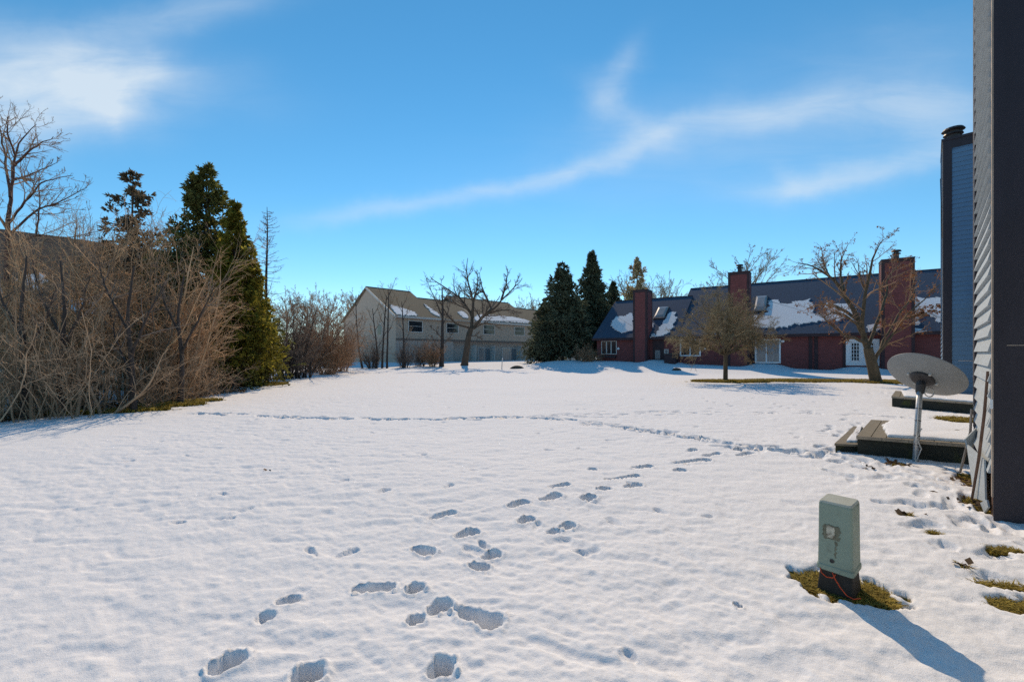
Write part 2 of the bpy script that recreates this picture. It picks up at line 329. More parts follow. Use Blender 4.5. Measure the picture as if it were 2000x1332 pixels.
track([(1560, 885), (1640, 850), (1680, 825)], 22, .25, .05)
track([(1400, 800), (1520, 770), (1750, 765)], 40, 1.0, .035)
track([(1640, 890), (1760, 920), (1900, 960), (1990, 1060)], 60, .28, .035)
for k in range(130):                                  # scattered old prints
    x = rng.uniform(-1, 1); d = 3.5 + 22 * rng.random() ** 1.5; c = np.array([x * d * .9, d]); an = rng.uniform(0, 3.14); h = rng.uniform(.02, .09); v = np.array([math.cos(an), math.sin(an)]) * h
    dips.append((c - v, c + v, rng.uniform(.03, .06), rng.uniform(.015, .035)))
# bare patches: centre in the photograph, half sizes in metres (x, y), turn, sink
def gxy(x, y): return GP(x, y)[:2]
MELT = [(gxy(1650, 1143), .30, .225, -35, .065), (gxy(1968, 1074), .16, .07, -8, .04), (gxy(1958, 1142), .20, .05, -12, .04), (gxy(1992, 1182), .20, .12, -10, .05), (gxy(1770, 1005), .06, .05, 0, .03), (gxy(1825, 1040), .06, .04, 0, .03),
        (gxy(1884, 1106), .03, .025, 0, .03), (gxy(1755, 906), .10, .12, 0, .02), (gxy(1886, 820), .55, .55, -40, .05), (gxy(1912, 940), .20, .55, -25, .06), (gxy(1925, 985), .14, .4, -30, .06),
        (gxy(1425, 746), 2.2, 1.1, -4, -.02), (gxy(1580, 745), 3.8, 1.3, -2, -.02), (gxy(1715, 746.5), 2.2, 1.7, 0, -.02), (gxy(330, 792), 1.0, .6, 25, -.01), (gxy(390, 784), .7, .35, 25, -.01), (gxy(515, 751), 1.2, 1.2, 40, -.02), (gxy(200, 806), 1.6, .4, 25, -.005)]
def ground():
    fa = np.linspace(R(-60), R(60), 1040); ba = np.linspace(R(60), R(300), 90)[1:-1]; ang = np.r_[fa, ba]; na = len(ang)
    r1 = np.exp(np.arange(math.log(.9), math.log(20), .0058)); r2 = np.exp(np.arange(math.log(20), math.log(900), .022))[1:]; rad = np.r_[r1, r2]; nr = len(rad)
    Rr, An = np.meshgrid(rad, ang, indexing='ij'); X = Rr * np.sin(An); Y = Rr * np.cos(An)
    Z = terr(X, Y); near = 1 - sstep(18, 40, Rr)
    w1 = NZ[1](X * 1.7 + 9, Y * 1.7); w2 = NZ[2](X * 1.9, Y * 1.9 + 5)
    Z += .035 * NZ[1](X * .55, Y * .55) * near
    a = NZ[2](X * 3.4 + w1 * 2, Y * 6.0 + w2 * 2); b = NZ[3](X * 6.2 + w2 * 2.5, Y * 10.5 + w1 * 2.5); c = NZ[4](X * 17, Y * 24)
    amp = .55 + 1.0 * np.clip(NZ[5](X * .35, Y * .35) + .5, 0, 1)
    cup = -np.minimum(b, .05) * .9
    Z += amp * (.015 * a + .022 * np.minimum(b, .05) + .0075 * c + .0045 * NZ[2](X * 31, Y * 36)) * np.clip(1.15 - Rr / 40, .2, 1)
    melt = np.zeros_like(Z)
    for (cxy, sx, sy, tn, sink) in MELT:
        R2 = max(sx, sy) * 2; i = np.abs(Rr - np.hypot(*cxy)) < R2; rows = np.where(i.any(1))[0]
        if not len(rows): continue
        q = slice(rows[0], rows[-1] + 1); dx = X[q] - cxy[0]; dy = Y[q] - cxy[1]; ct, st = math.cos(R(tn)), math.sin(R(tn))
        e = np.hypot((dx * ct + dy * st) / sx, (-dx * st + dy * ct) / sy) + .55 * NZ[3](X[q] * 4 / max(sx, .3) , Y[q] * 4 / max(sx, .3)) + .35 * NZ[4](X[q] * 11 + 3, Y[q] * 11)
        k = 1 - sstep(.82, 1.08, e); Z[q] -= k * sink; melt[q] = np.maximum(melt[q], k * (.8 if sink == .02 else 1))
    for (p0, p1, w, dp) in dips:
        m = (p0 + p1) / 2; R2 = np.linalg.norm(p1 - p0) / 2 + w * 2.2 + .03; rm = np.hypot(*m); i0, i1 = np.searchsorted(rad, [rm - R2, rm + R2]); am = math.atan2(m[0], m[1]); da = R2 / rm
        j0, j1 = np.searchsorted(fa, [am - da, am + da])
        if i1 <= i0 or j1 <= j0: continue
        q = (slice(i0, i1), slice(j0, j1)); x = X[q]; y = Y[q]; d = p1 - p0; L2 = max(d @ d, 1e-6)
        t = np.clip(((x - p0[0]) * d[0] + (y - p0[1]) * d[1]) / L2, 0, 1); ww = w * (1 - .20 * np.sin(t * 3.14) * (L2 > .05)) * (.80 + .26 * t)
        e = np.hypot(x - p0[0] - t * d[0], y - p0[1] - t * d[1]) / ww + .22 * NZ[4](x * 14, y * 14) + .16 * NZ[3](x * 41, y * 41)
        k = np.clip(1 - np.clip(e, 0, 1.05) ** 2.6, 0, 1) ** .75; rim = np.exp(-((e - 1.3) / .22) ** 2)
        Z[q] += -dp * k * (.50 + .85 * t) + dp * .07 * rim + dp * .3 * k * NZ[5](x * 30, y * 30) + dp * .28 * np.maximum(NZ[2](x * 34, y * 34) - .05, 0) * np.exp(-((e - 1.35) / .4) ** 2)
        if dp > .05 and rm > 8.5: melt[q] = np.maximum(melt[q], k * .42)
    # drifts along the near deck and wall
    V = np.stack([X, Y, Z], -1).reshape(-1, 3); V = np.vstack([V, [[0, 0, 0]]])
    i = np.arange(nr - 1)[:, None] * na; j = np.arange(na)[None]; jn = (j + 1) % na
    Q = np.stack([i + j, i + jn, i + na + jn, i + na + j], -1).reshape(-1, 4)[:, ::-1]
    cen = len(V) - 1
    T = np.stack([np.full(na, cen), np.arange(na), (np.arange(na) + 1) % na], -1)[:, ::-1]
    me = bpy.data.meshes.new('ground'); me.vertices.add(len(V)); me.vertices.foreach_set('co', V.astype(np.float32).ravel())
    lo = np.r_[Q.ravel(), T.ravel()].astype(np.int32); me.loops.add(len(lo)); me.loops.foreach_set('vertex_index', lo)
    st = np.r_[np.arange(len(Q)) * 4, len(Q) * 4 + np.arange(len(T)) * 3].astype(np.int32); me.polygons.add(len(st)); me.polygons.foreach_set('loop_start', st)
    me.update(calc_edges=True); me.polygons.foreach_set('use_smooth', np.ones(len(st), bool))
    at = me.attributes.new('melt', 'FLOAT', 'POINT'); at.data.foreach_set('value', np.r_[melt.ravel(), 0].astype(np.float32))
    me.materials.append(M_ground); o = bpy.data.objects.new('ground', me); COL.objects.link(o); tag(o, 'snow covered lawn with a footprint trail', kind='structure')
ground()
# dormant grass standing in the bare patches
def grass():
    mb = MB(); g = np.random.default_rng(5); Vs = []; n0 = 0
    for (cxy, sx, sy, tn, sink), cnt in zip(MELT, (5200, 700, 700, 1500, 160, 160, 60, 60, 1500, 1200, 900, 5000, 11000, 8000, 2200, 900, 2600, 1500)):
        k = int(cnt); rr = np.sqrt(g.random(k)) * .95; a = g.random(k) * 6.283; dx = rr * np.cos(a) * sx; dy = rr * np.sin(a) * sy; ct, st = math.cos(R(tn)), math.sin(R(tn))
        X = cxy[0] + dx * ct - dy * st; Y = cxy[1] + dx * st + dy * ct; Z = terr(X, Y) - sink
        far = np.hypot(*cxy) > 9; h = g.uniform(.035, .075, k) * (1.9 if far else 1); w = g.uniform(.003, .006, k) * (3 if far else 1); az = g.random(k) * 6.283; lean = g.uniform(.4, 1.3, k)
        b = np.stack([X, Y, Z - .005], -1); u = np.stack([np.cos(az), np.sin(az), 0 * az], -1); v = np.stack([-np.sin(az), np.cos(az), 0 * az], -1)
        up = np.array([0, 0, 1.]); mid = b + u * (h * .35 * lean)[:, None] + up * (h * .55)[:, None]; tip = b + u * (h * lean)[:, None] + up * (h * .75)[:, None]; W = w[:, None]
        Vs.append(np.stack([b - v * W, b + v * W, mid + v * W * .8, mid - v * W * .8, mid - v * W * .8, mid + v * W * .8, tip + v * W * .15, tip - v * W * .15], 1))
    V = np.concatenate(Vs); n = len(V); i = np.arange(n)[:, None] * 8; Q = np.concatenate([i + [0, 1, 2, 3], i + [4, 5, 6, 7]])
    mb.quads(V, Q); o = mb.build('grass', M_grass); tag(o, 'yellowed dormant grass showing where snow has melted', kind='stuff')
grass()

# ------------------------------------------------------------------ openings
def window(fr, a0, a1, z0, z1, n, parent, fm, gm, name='window', fw=.06, cols=(), rows=(), proud=.06, label=None):
    mb = MB(); fr.box(mb, a0, a0 + fw, n, n + proud, z0, z1); fr.box(mb, a1 - fw, a1, n, n + proud, z0, z1)
    fr.box(mb, a0 + fw, a1 - fw, n, n + proud - .002, z0, z0 + fw); fr.box(mb, a0 + fw, a1 - fw, n, n + proud - .002, z1 - fw, z1)
    for (t, w) in cols: c = a0 + (a1 - a0) * t; fr.box(mb, c - w / 2, c + w / 2, n, n + proud - .006, z0 + fw, z1 - fw)
    for (t, w) in rows: c = z0 + (z1 - z0) * t; fr.box(mb, a0 + fw, a1 - fw, n, n + proud - .012, c - w / 2, c + w / 2)
    o = mb.build(name, fm, parent, label=label); g = MB(); fr.box(g, a0 + fw * .5, a1 - fw * .5, n + .004, n + .034, z0 + fw * .5, z1 - fw * .5); g.build('pane', gm, o); return o
def flue(parent, c, r, h, m):
    mb = MB(); mb.lathe(c, (0, 0, 1), [(r * .62, -.1), (r * .62, h * .55), (r * 1.0, h * .56), (r * .9, h * .66), (r * .55, h * .68), (r * .55, h * .80), (r * 1.15, h * .82), (r * .95, h * .95), (r * .2, h)], 16)
    return mb.build('flue_cap', m, parent, smooth=False)

# ------------------------------------------------------------------ blue-grey townhouse on the right
def blue_house():
    C0 = np.array([4.70, 4.25, 0]); root = thing('townhouse', (*(C0 + A_ * 8 + B_ * 5)[:2], 0), 'blue grey clapboard townhouse with plum corner boards and two tall chimneys', 'townhouse')
    FB = Frame(C0, B_, -A_)                                  # s to the right along the front faces, n towards the camera
    # house body behind the chases
    body = MB(); wall = Frame(C0 + B_ * 1.0, A_, -B_)
    wall.clap(body, -5, 24, -.1, 3.3, 0, .14); FB.box(body, 1.02, 13, -24, 5, -.2, 3.3); body.build('wall', M_blue, root)
    rf = MB(); a, b = -5.4, 24.4
    def rp(t, o, z): return C0 + A_ * t + B_ * o + np.array([0, 0, z])
    for (o0, z0, o1, z1) in ((.55, 3.25, 7.2, 7.8), (13.85, 3.25, 7.2, 7.8)):
        rf.prism([rp(a, o0, z0), rp(b, o0, z0), rp(b, o1, z1), rp(a, o1, z1)], [rp(a, o0, z0 + .16), rp(b, o0, z0 + .16), rp(b, o1, z1 + .16), rp(a, o1, z1 + .16)])
    rf.build('roof', M_slate, root)
    for (t, ds, H, near) in ((0, 0, 8.6, True), (14.05, -.16, 8.62, False)):
        o = C0 + A_ * t + B_ * ds; fr = Frame(o, B_, -A_); W, D = 1.95, 2.15
        zb = -.15; core = MB(); fr.box(core, .02, W - .02, -D + .02, -.02, zb, H)
        fr.clap(core, .27 if near else .21, W - .25, zb + .05, H - .27, 0, .125 if near else .15, .024)
        left = Frame(o, A_, -B_)                             # s away from the camera, n to the left
        left.clap(core, .035, D - .16, .42 if near else zb, H - .27, 0, .150, .036)
        ch = core.build('chimney', M_blue if near else M_shadefar, root, label='near chimney with loose siding' if near else 'far chimney with round flue cap')
        tr = MB(); fr.box(tr, 0, .27 if near else .21, 0, .03, zb, H); fr.box(tr, W - .25, W, 0, .03, zb, H); fr.box(tr, .272 if near else .212, W - .252, 0, .026, H - .27, H)
        left.box(tr, D - .16, D, -.001, .03, zb, H); left.box(tr, .04, D - .162, 0, .024, H - .27, H)
        tr.build('corner_board', M_plum, ch)
        eg = MB(); left.box(eg, -.028, .034, .0, .012, zb + .35, H); left.box(eg, D + .001, D + .012, -.02, .034, .62 if near else zb, H); eg.build('sunlit_board_edge', M_tanedge, ch)  # thin edges of the dark boards, coloured tan as if sunlit
        cp = MB(); fr.box(cp, -.04, W + .04, -D - .04, .05, H, H + .08); cp.build('chimney_cap', M_plum, ch)
        c = o + A_ * .70 + B_ * .26; flue(ch, (c[0], c[1], H + .08), .26, .56, M_metal if False else M_dark)
        if not near:
            rod = MB(); q = lambda z: o + np.array([0, 0, z]) - B_ * .06 + A_ * .02; rod.tube([q(H - 1.2) + B_ * .05, q(H - 1.2), q(H - 3.2) + B_ * .04], .012, 6); rod.build('wire', M_dark, ch)
        if near:
            # peeling lower boards, a leaning trim batten, a cable and bare sheathing
            sh = MB(); left.box(sh, .04, D - .17, -.015, .002, .0, .43); sh.build('sheathing', M_brownwood, ch)
            lb = MB()
            def slab(pts, th):
                p = [left.p(*q) for q in pts]; n = nrm(np.cross(p[1] - p[0], p[3] - p[0])) * th; lb.prism(p, [q + n for q in p])
            slab([(.16, .045, .10), (.62, .10, .02), (1.30, .13, .50), (.20, .05, .52)], .014)
            slab([(1.22, .12, .42), (1.62, .03, .58), (1.66, .04, .66), (1.28, .15, .56)], .014)
            slab([(.06, .03, .08), (.20, .05, -.02), (.34, .07, .04), (.10, .04, .14)], .014)
            lb.build('loose_siding', M_blue, ch)
            bt = MB(); bt.tube([left.p(.10, .03, 1.42), left.p(.14, .05, 1.0), left.p(.32, .08, .5), left.p(.52, .12, .02)], [.011, .013, .013, .011], 6); bt.build('hanging_batten', M_brownwood, ch)
            pp = MB(); pp.tube([left.p(D - .06, .05, .86), left.p(D - .02, .06, .55), left.p(D + .01, .16, -.05)], .014, 6); pp.build('ground_rod', M_tanedge, ch)
            hk = MB(); hk.tube([left.p(D, .03, 1.50), left.p(D, .17, 1.50)], .007, 6); hk.build('hook', M_metal, ch)
            sc = MB(); fr.box(sc, .085, .235, .03, .034, 1.672, 1.679); sc.build('scratch', M_tanedge, ch)
            bk = MB(); fr.box(bk, -.024, -.004, .012, .03, 1.06, 1.15); bk.build('cable_clip', M_white, ch)
blue_house()

# ------------------------------------------------------------------ decks with snow
def snow_slab(poly, z, h, seed, inset=0.0):
    """irregular rounded blanket of snow over a convex polygon"""
    g = np.random.default_rng(seed); P = np.array(poly, float); n = len(P); rim = []
    for k in range(n):
        a, b = P[k], P[(k + 1) % n]; m = max(4, int(np.linalg.norm(b - a) / .06))
        for t in np.arange(m) / m: rim.append(a + (b - a) * t)
    rim = np.array(rim); c = rim.mean(0); ph = g.random(4) * 6.28; s = np.linspace(0, 6.283, len(rim), endpoint=False)
    jit = (np.sin(s * 9 + ph[0]) + .7 * np.sin(s * 23 + ph[1]) + .5 * np.sin(s * 41 + ph[2])) * .018 + g.normal(0, .008, len(rim))
    dirv = rim - c; dirv /= np.linalg.norm(dirv, axis=1)[:, None]; rim = rim - dirv * (inset + np.abs(jit))[:, None]
    rings = [(0, 0), (-.004, h * .45), (.012, h * .85), (.05, h), ]; V = []
    for (ins, hh) in rings: V.append(np.c_[rim - dirv * ins, np.full(len(rim), hh)])
    for f in (.75, .5, .25, .03): V.append(np.c_[c + (rim - c) * f, h * (1 + .12 * np.sin(rim[:, 0] * 5 * f + ph[3]) + .1 * g.normal(0, .3, len(rim)))])
    V = np.concatenate(V); zz = z(V[:, 0], V[:, 1]) if callable(z) else z; V[:, 2] += zz; m = len(rim); mb = MB(); i = np.arange(7)[:, None] * m; j = np.arange(m)[None]
    mb.quads(V, np.stack([i + j, i + (j + 1) % m, i + m + (j + 1) % m, i + m + j], -1).reshape(-1, 4)); return mb
def deck(name, FL, FR, BR, BL, z, label, step, snow, seed):
    FL, FR, BR, BL = [np.array([*p[:2], 0.]) for p in (FL, FR, BR, BL)]; root = thing(name, (*((FL + BR) / 2)[:2], 0), label, 'deck')
    Z = lambda p, h: np.array([p[0], p[1], h]); L = lambda a, b, t: a + (b - a) * t
    bd = MB(); ns = 12
    for k in range(ns):     # deck boards run across from front to back
        t0, t1 = k / ns, (k + .94) / ns; q = [L(FL, FR, t0), L(FL, FR, t1), L(BL, BR, t1), L(BL, BR, t0)]; bd.prism([Z(p, z - .035) for p in q], [Z(p, z) for p in q])
    bd.build('deck_boards', M_wood, root)
    c = (FL + FR + BR + BL) / 4; ins = lambda p, k: p + (c - p) * k; q = [ins(p, .012) for p in (FL, FR, BR, BL)]
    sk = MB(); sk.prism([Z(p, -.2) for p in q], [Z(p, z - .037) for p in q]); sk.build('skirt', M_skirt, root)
    fa = MB(); e = nrm(FL - BL) * .004; u = nrm(FR - FL)
    nb = 7
    for k in range(nb): a, b = L(FL, FR, k / nb), L(FL, FR, (k + .985) / nb); o = nrm(FL - BL) * .02; fa.prism([Z(a + e, z - .045), Z(b + e, z - .045), Z(b + e + o, z - .045), Z(a + e + o, z - .045)], [Z(a + e, z + .004), Z(b + e, z + .004), Z(b + e + o, z + .004), Z(a + e + o, z + .004)])
    fa.build('fascia', M_woodedge, root)
    sn = [L(L(FL, FR, a), L(BL, BR, a), b)[:2] for a, b in snow]; snow_slab(sn, z - .004, .05, seed).build('snow_cover', M_snow, root, smooth=True)
    if step:
        a, b, c2, d = [np.array([*p[:2], 0.]) for p in step]; st = MB(); st.prism([Z(p, .118) for p in (a, b, c2, d)], [Z(p, .15) for p in (a, b, c2, d)]); so_ = st.build('step', M_wood, root)
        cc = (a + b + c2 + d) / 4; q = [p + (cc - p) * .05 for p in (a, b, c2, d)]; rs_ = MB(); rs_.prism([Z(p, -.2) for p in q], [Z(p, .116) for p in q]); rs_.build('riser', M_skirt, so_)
        q = [L(L(a, b, s), L(d, c2, s), t)[:2] for s, t in ((.45, .08), (.93, .08), (.93, .93), (.5, .93))]; snow_slab(q, .146, .04, seed + 1).build('snow_cover', M_snow, so_, smooth=True)
FLn, BLn = GP(1672.7, 851.2, .30), GP(1701.6, 819.5, .30); d1 = nrm(GP(1899.8, 868, .30) - FLn); d2 = nrm(GP(1904.8, 829.7, .30) - BLn)
deck('deck', FLn, FLn + d1 * 2.2, BLn + d2 * 2.1, BLn, .30, 'near low wooden deck with a step and mossy skirt beside the dish', [GP(1629.7, 866, .15), GP(1673.8, 867.8, .15) + d1 * .02, GP(1686, 834, .15), GP(1667, 832, .15)],
     [(.17, .05), (.97, .06), (.97, .97), (.15, .95), (.10, .6)], 3)
f2, b2 = GP(1741, 774, .30), GP(1749, 763, .30); e2 = nrm(GP(1905, 787, .30) - f2)
deck('deck', f2, f2 + e2 * 2.6, b2 + e2 * 2.2, b2, .30, 'far low wooden deck at the foot of the distant blue-shaded chimney', None, [(.12, .08), (.97, .02), (.97, .97), (.08, .95)], 8)
# snow banked against the far deck
# ------------------------------------------------------------------ satellite dish
def dish():
    b = GP(1787, 902); b[2] = -.08; top = P3(1797, 752, 6.5); root = thing('satellite_dish', (b[0], b[1], 0), 'grey oval satellite dish on a galvanised pole in front of the near deck', 'satellite dish')
    az, el, a, ra = R(74.5), R(45), .474, .94; n = np.array([math.sin(az) * math.cos(el), math.cos(az) * math.cos(el), math.sin(el)]); h = np.array([math.cos(az), -math.sin(az), 0]); v = np.cross(h, n); v = v * np.sign(v[2])
    c = P3(1807, 732, 6.55); mb = MB(); V = []; N = 64; rings = [0, .15, .3, .45, .6, .75, .88, .97, 1.0]; dep = .085
    prof = [(r, dep * (r * r - 1)) for r in rings] + [(1.012, .004), (1.012, .014), (1.0, .016)] + [(r, dep * (r * r - 1) + .012) for r in rings[::-1][1:]]
    for (r, off) in prof:
        t = np.arange(N) * 2 * math.pi / N; V.append(c + n * off + np.outer(np.cos(t), h) * a * max(r, .004) + np.outer(np.sin(t), v) * a * ra * max(r, .004))
    V = np.concatenate(V); i = np.arange(len(prof) - 1)[:, None] * N; j = np.arange(N)[None]
    mb.quads(V, np.stack([i + j, i + (j + 1) % N, i + N + (j + 1) % N, i + N + j], -1).reshape(-1, 4)); rf = mb.build('reflector', M_dish, root, smooth=True)
    pl = MB(); pl.tube([b, b + (top - b) * .5, top], .036, 14); pl.build('pole', M_metal, root, smooth=True)
    # mounting bracket behind the reflector
    bc = c - n * dep; br = MB(); br.lathe(bc, -n, [(.15, -.015), (.15, .02), (.12, .04), (.05, .05)], 20); br.tube([bc - n * .04 - v * .03, top + np.array([0, 0, -.02])], .05, 10); br.lathe(top - np.array([0, 0, .13]), (0, 0, 1), [(.046, 0), (.05, .02), (.05, .14), (.03, .17)], 14)
    for sgn in (-1, 1): br.tube([bc - n * .02 + h * .05 * sgn, top + h * .05 * sgn - np.array([0, 0, .1])], .012, 6)
    br.build('bracket', M_dark, root)
    for (x, y) in ((-.14, .1), (.14, .1), (-.14, -.1), (.14, -.1)):
        bo = MB(); bo.lathe(bc + h * x + v * y + n * .012, -n, [(.016, 0), (.016, .03), (.008, .034)], 10); bo.build('bolt', M_offwhite, root)
    ar = MB(); lo = c - v * a * ra * .98; ar.tube([bc - v * .05, lo + v * .06 + n * .05, c + n * .20 - v * .30], [.012, .012, .012], 8); ar.lathe(c + n * .16 - v * .30, -n, [(.03, -.1), (.045, -.02), (.05, .03)], 12); ar.build('feed_arm', M_dark, root)
    cb = MB(); g = np.random.default_rng(3); pts = [top + np.array([.03, -.03, -.02])]
    for t in np.linspace(0, 1, 28): an = t * 15; pts.append(top + np.array([.09 + .07 * math.cos(an), -.05, -.10 + .07 * math.sin(an) - .12 * max(0, t - .7)]))
    cb.tube(pts, .007, 5); q = lambda z, r: b + (top - b) * ((z - b[2]) / (top[2] - b[2])) + np.array([-.03, -.03, 0]) * r
    cb.tube([q(.98, 1.2), q(.7, 1.25), q(.55, 1.5), q(.42, 1.1), q(.30, 1.6), q(.18, 1.3), q(.0, 1.5)], .006, 5); cb.tube([q(.5, 1.7) + np.array([.05, -.02, 0]), q(.36, 1.8), q(.2, 1.2) + np.array([.06, -.02, 0]), q(-.02, 1.0)], .008, 5)
    cb.build('cable', M_offwhite, root)
    for z in (.78, .60, .38, .25): bd = MB(); p = b + (top - b) * ((z - b[2]) / (top[2] - b[2])); bd.lathe(p, top - b, [(.038, -.006), (.041, 0), (.038, .006)], 12); bd.build('clamp', M_dark, root)
dish()
# ------------------------------------------------------------------ utility pedestal
def pedestal():
    FL = np.array([2.13, 3.02, 0]); es = nrm([.62, -.78, 0]); ed = nrm([.755, .655, 0]); W, D = .185, .215; root = thing('utility_pedestal', (*(FL + es * W / 2 + ed * D / 2)[:2], -.06), 'grey green utility pedestal in a melted grass ring', 'utility box')
    fr = Frame(FL, es, -ed)
    def ring(z, g, r=.021):
        pts = []
        for (cx, cy, a0) in ((W + g - r, g - r, 0), (W + g - r, -D - g + r, -90), (-g + r, -D - g + r, 180), (-g + r, g - r, 90)):
            for k in range(6): a = R(a0 + (90 - 18 * k)) if True else 0; pts.append(fr.p(cx + r * math.cos(a), cy + r * math.sin(a), z))
        return pts
    def loft(rings, mb):
        n = len(rings[0]); i = len(mb.v)
        for r_ in rings: mb.v += [tuple(p) for p in r_]
        for j in range(len(rings) - 1):
            for k in range(n): mb.f.append((i + j * n + k, i + j * n + (k + 1) % n, i + (j + 1) * n + (k + 1) % n, i + (j + 1) * n + k))
        mb.f.append(tuple(i + k for k in range(n))); mb.f.append(tuple(i + (len(rings) - 1) * n + k for k in range(n)))
    mb = MB(); loft([ring(.118, .012), ring(.128, .014), ring(.150, .013), ring(.158, .008), ring(.30, .006), ring(.560, .004), ring(.572, .002)], mb); cv = mb.build('cover', M_ped, root, smooth=False, bevel=0)
    tp = MB(); loft([ring(.5725, .0015), ring(.583, .000, .021), ring(.5875, -.006, .018)], tp); tp.build('lid', M_pedtop, cv)
    bs = MB(); loft([ring(-.12, .030), ring(-.03, .012), ring(.117, -.002)], bs); bs.build('base', M_pedbase, root)
    g = np.random.default_rng(4)
    def blob(a0, a1, z0, z1, n, jit, seed):
        q = np.random.default_rng(seed); pts = []
        for (p0, p1) in (((a0, z0), (a1, z0)), ((a1, z0), (a1, z1)), ((a1, z1), (a0, z1)), ((a0, z1), (a0, z0))):
            for t in np.arange(9) / 9: pts.append((p0[0] + (p1[0] - p0[0]) * t + q.normal(0, jit), p0[1] + (p1[1] - p0[1]) * t + q.normal(0, jit)))
        m = MB(); m.prism([fr.p(a, n, z) for a, z in pts], [fr.p(a, n + .0012, z) for a, z in pts]); return m
    gr = blob(.026, .120, .335, .432, .0065, .004, 1); gr.build('sticker_residue', M_grime, cv)
    gr = blob(.092, .106, .22, .325, .0066, .0045, 7); gr.build('drip_stain', M_grime, cv)
    st = blob(.045, .092, .346, .424, .0085, .0015, 2); st.build('sticker', M_sticker, cv)
    lk = MB(); lk.lathe(fr.p(.078, .008, .192), -ed, [(.013, -.006), (.013, .006), (.009, .0065), (.009, .002)], 14); lk.build('lock', M_dark, cv)
    wr = MB(); wr.tube([fr.p(.01, .014, .125), fr.p(.02, .020, .095), fr.p(.05, .024, .078), fr.p(.085, .022, .085), fr.p(.10, .016, .112)], .0035, 7)
    wr.tube([fr.p(.08, .014, .118), fr.p(.10, .022, .08), fr.p(.13, .032, .04), fr.p(.165, .04, .008), fr.p(.20, .035, -.004), fr.p(.232, .0, .004)], .0035, 7); tag(wr.build('orange_wire', M_orange, root, smooth=True))
    return root
pedestal()

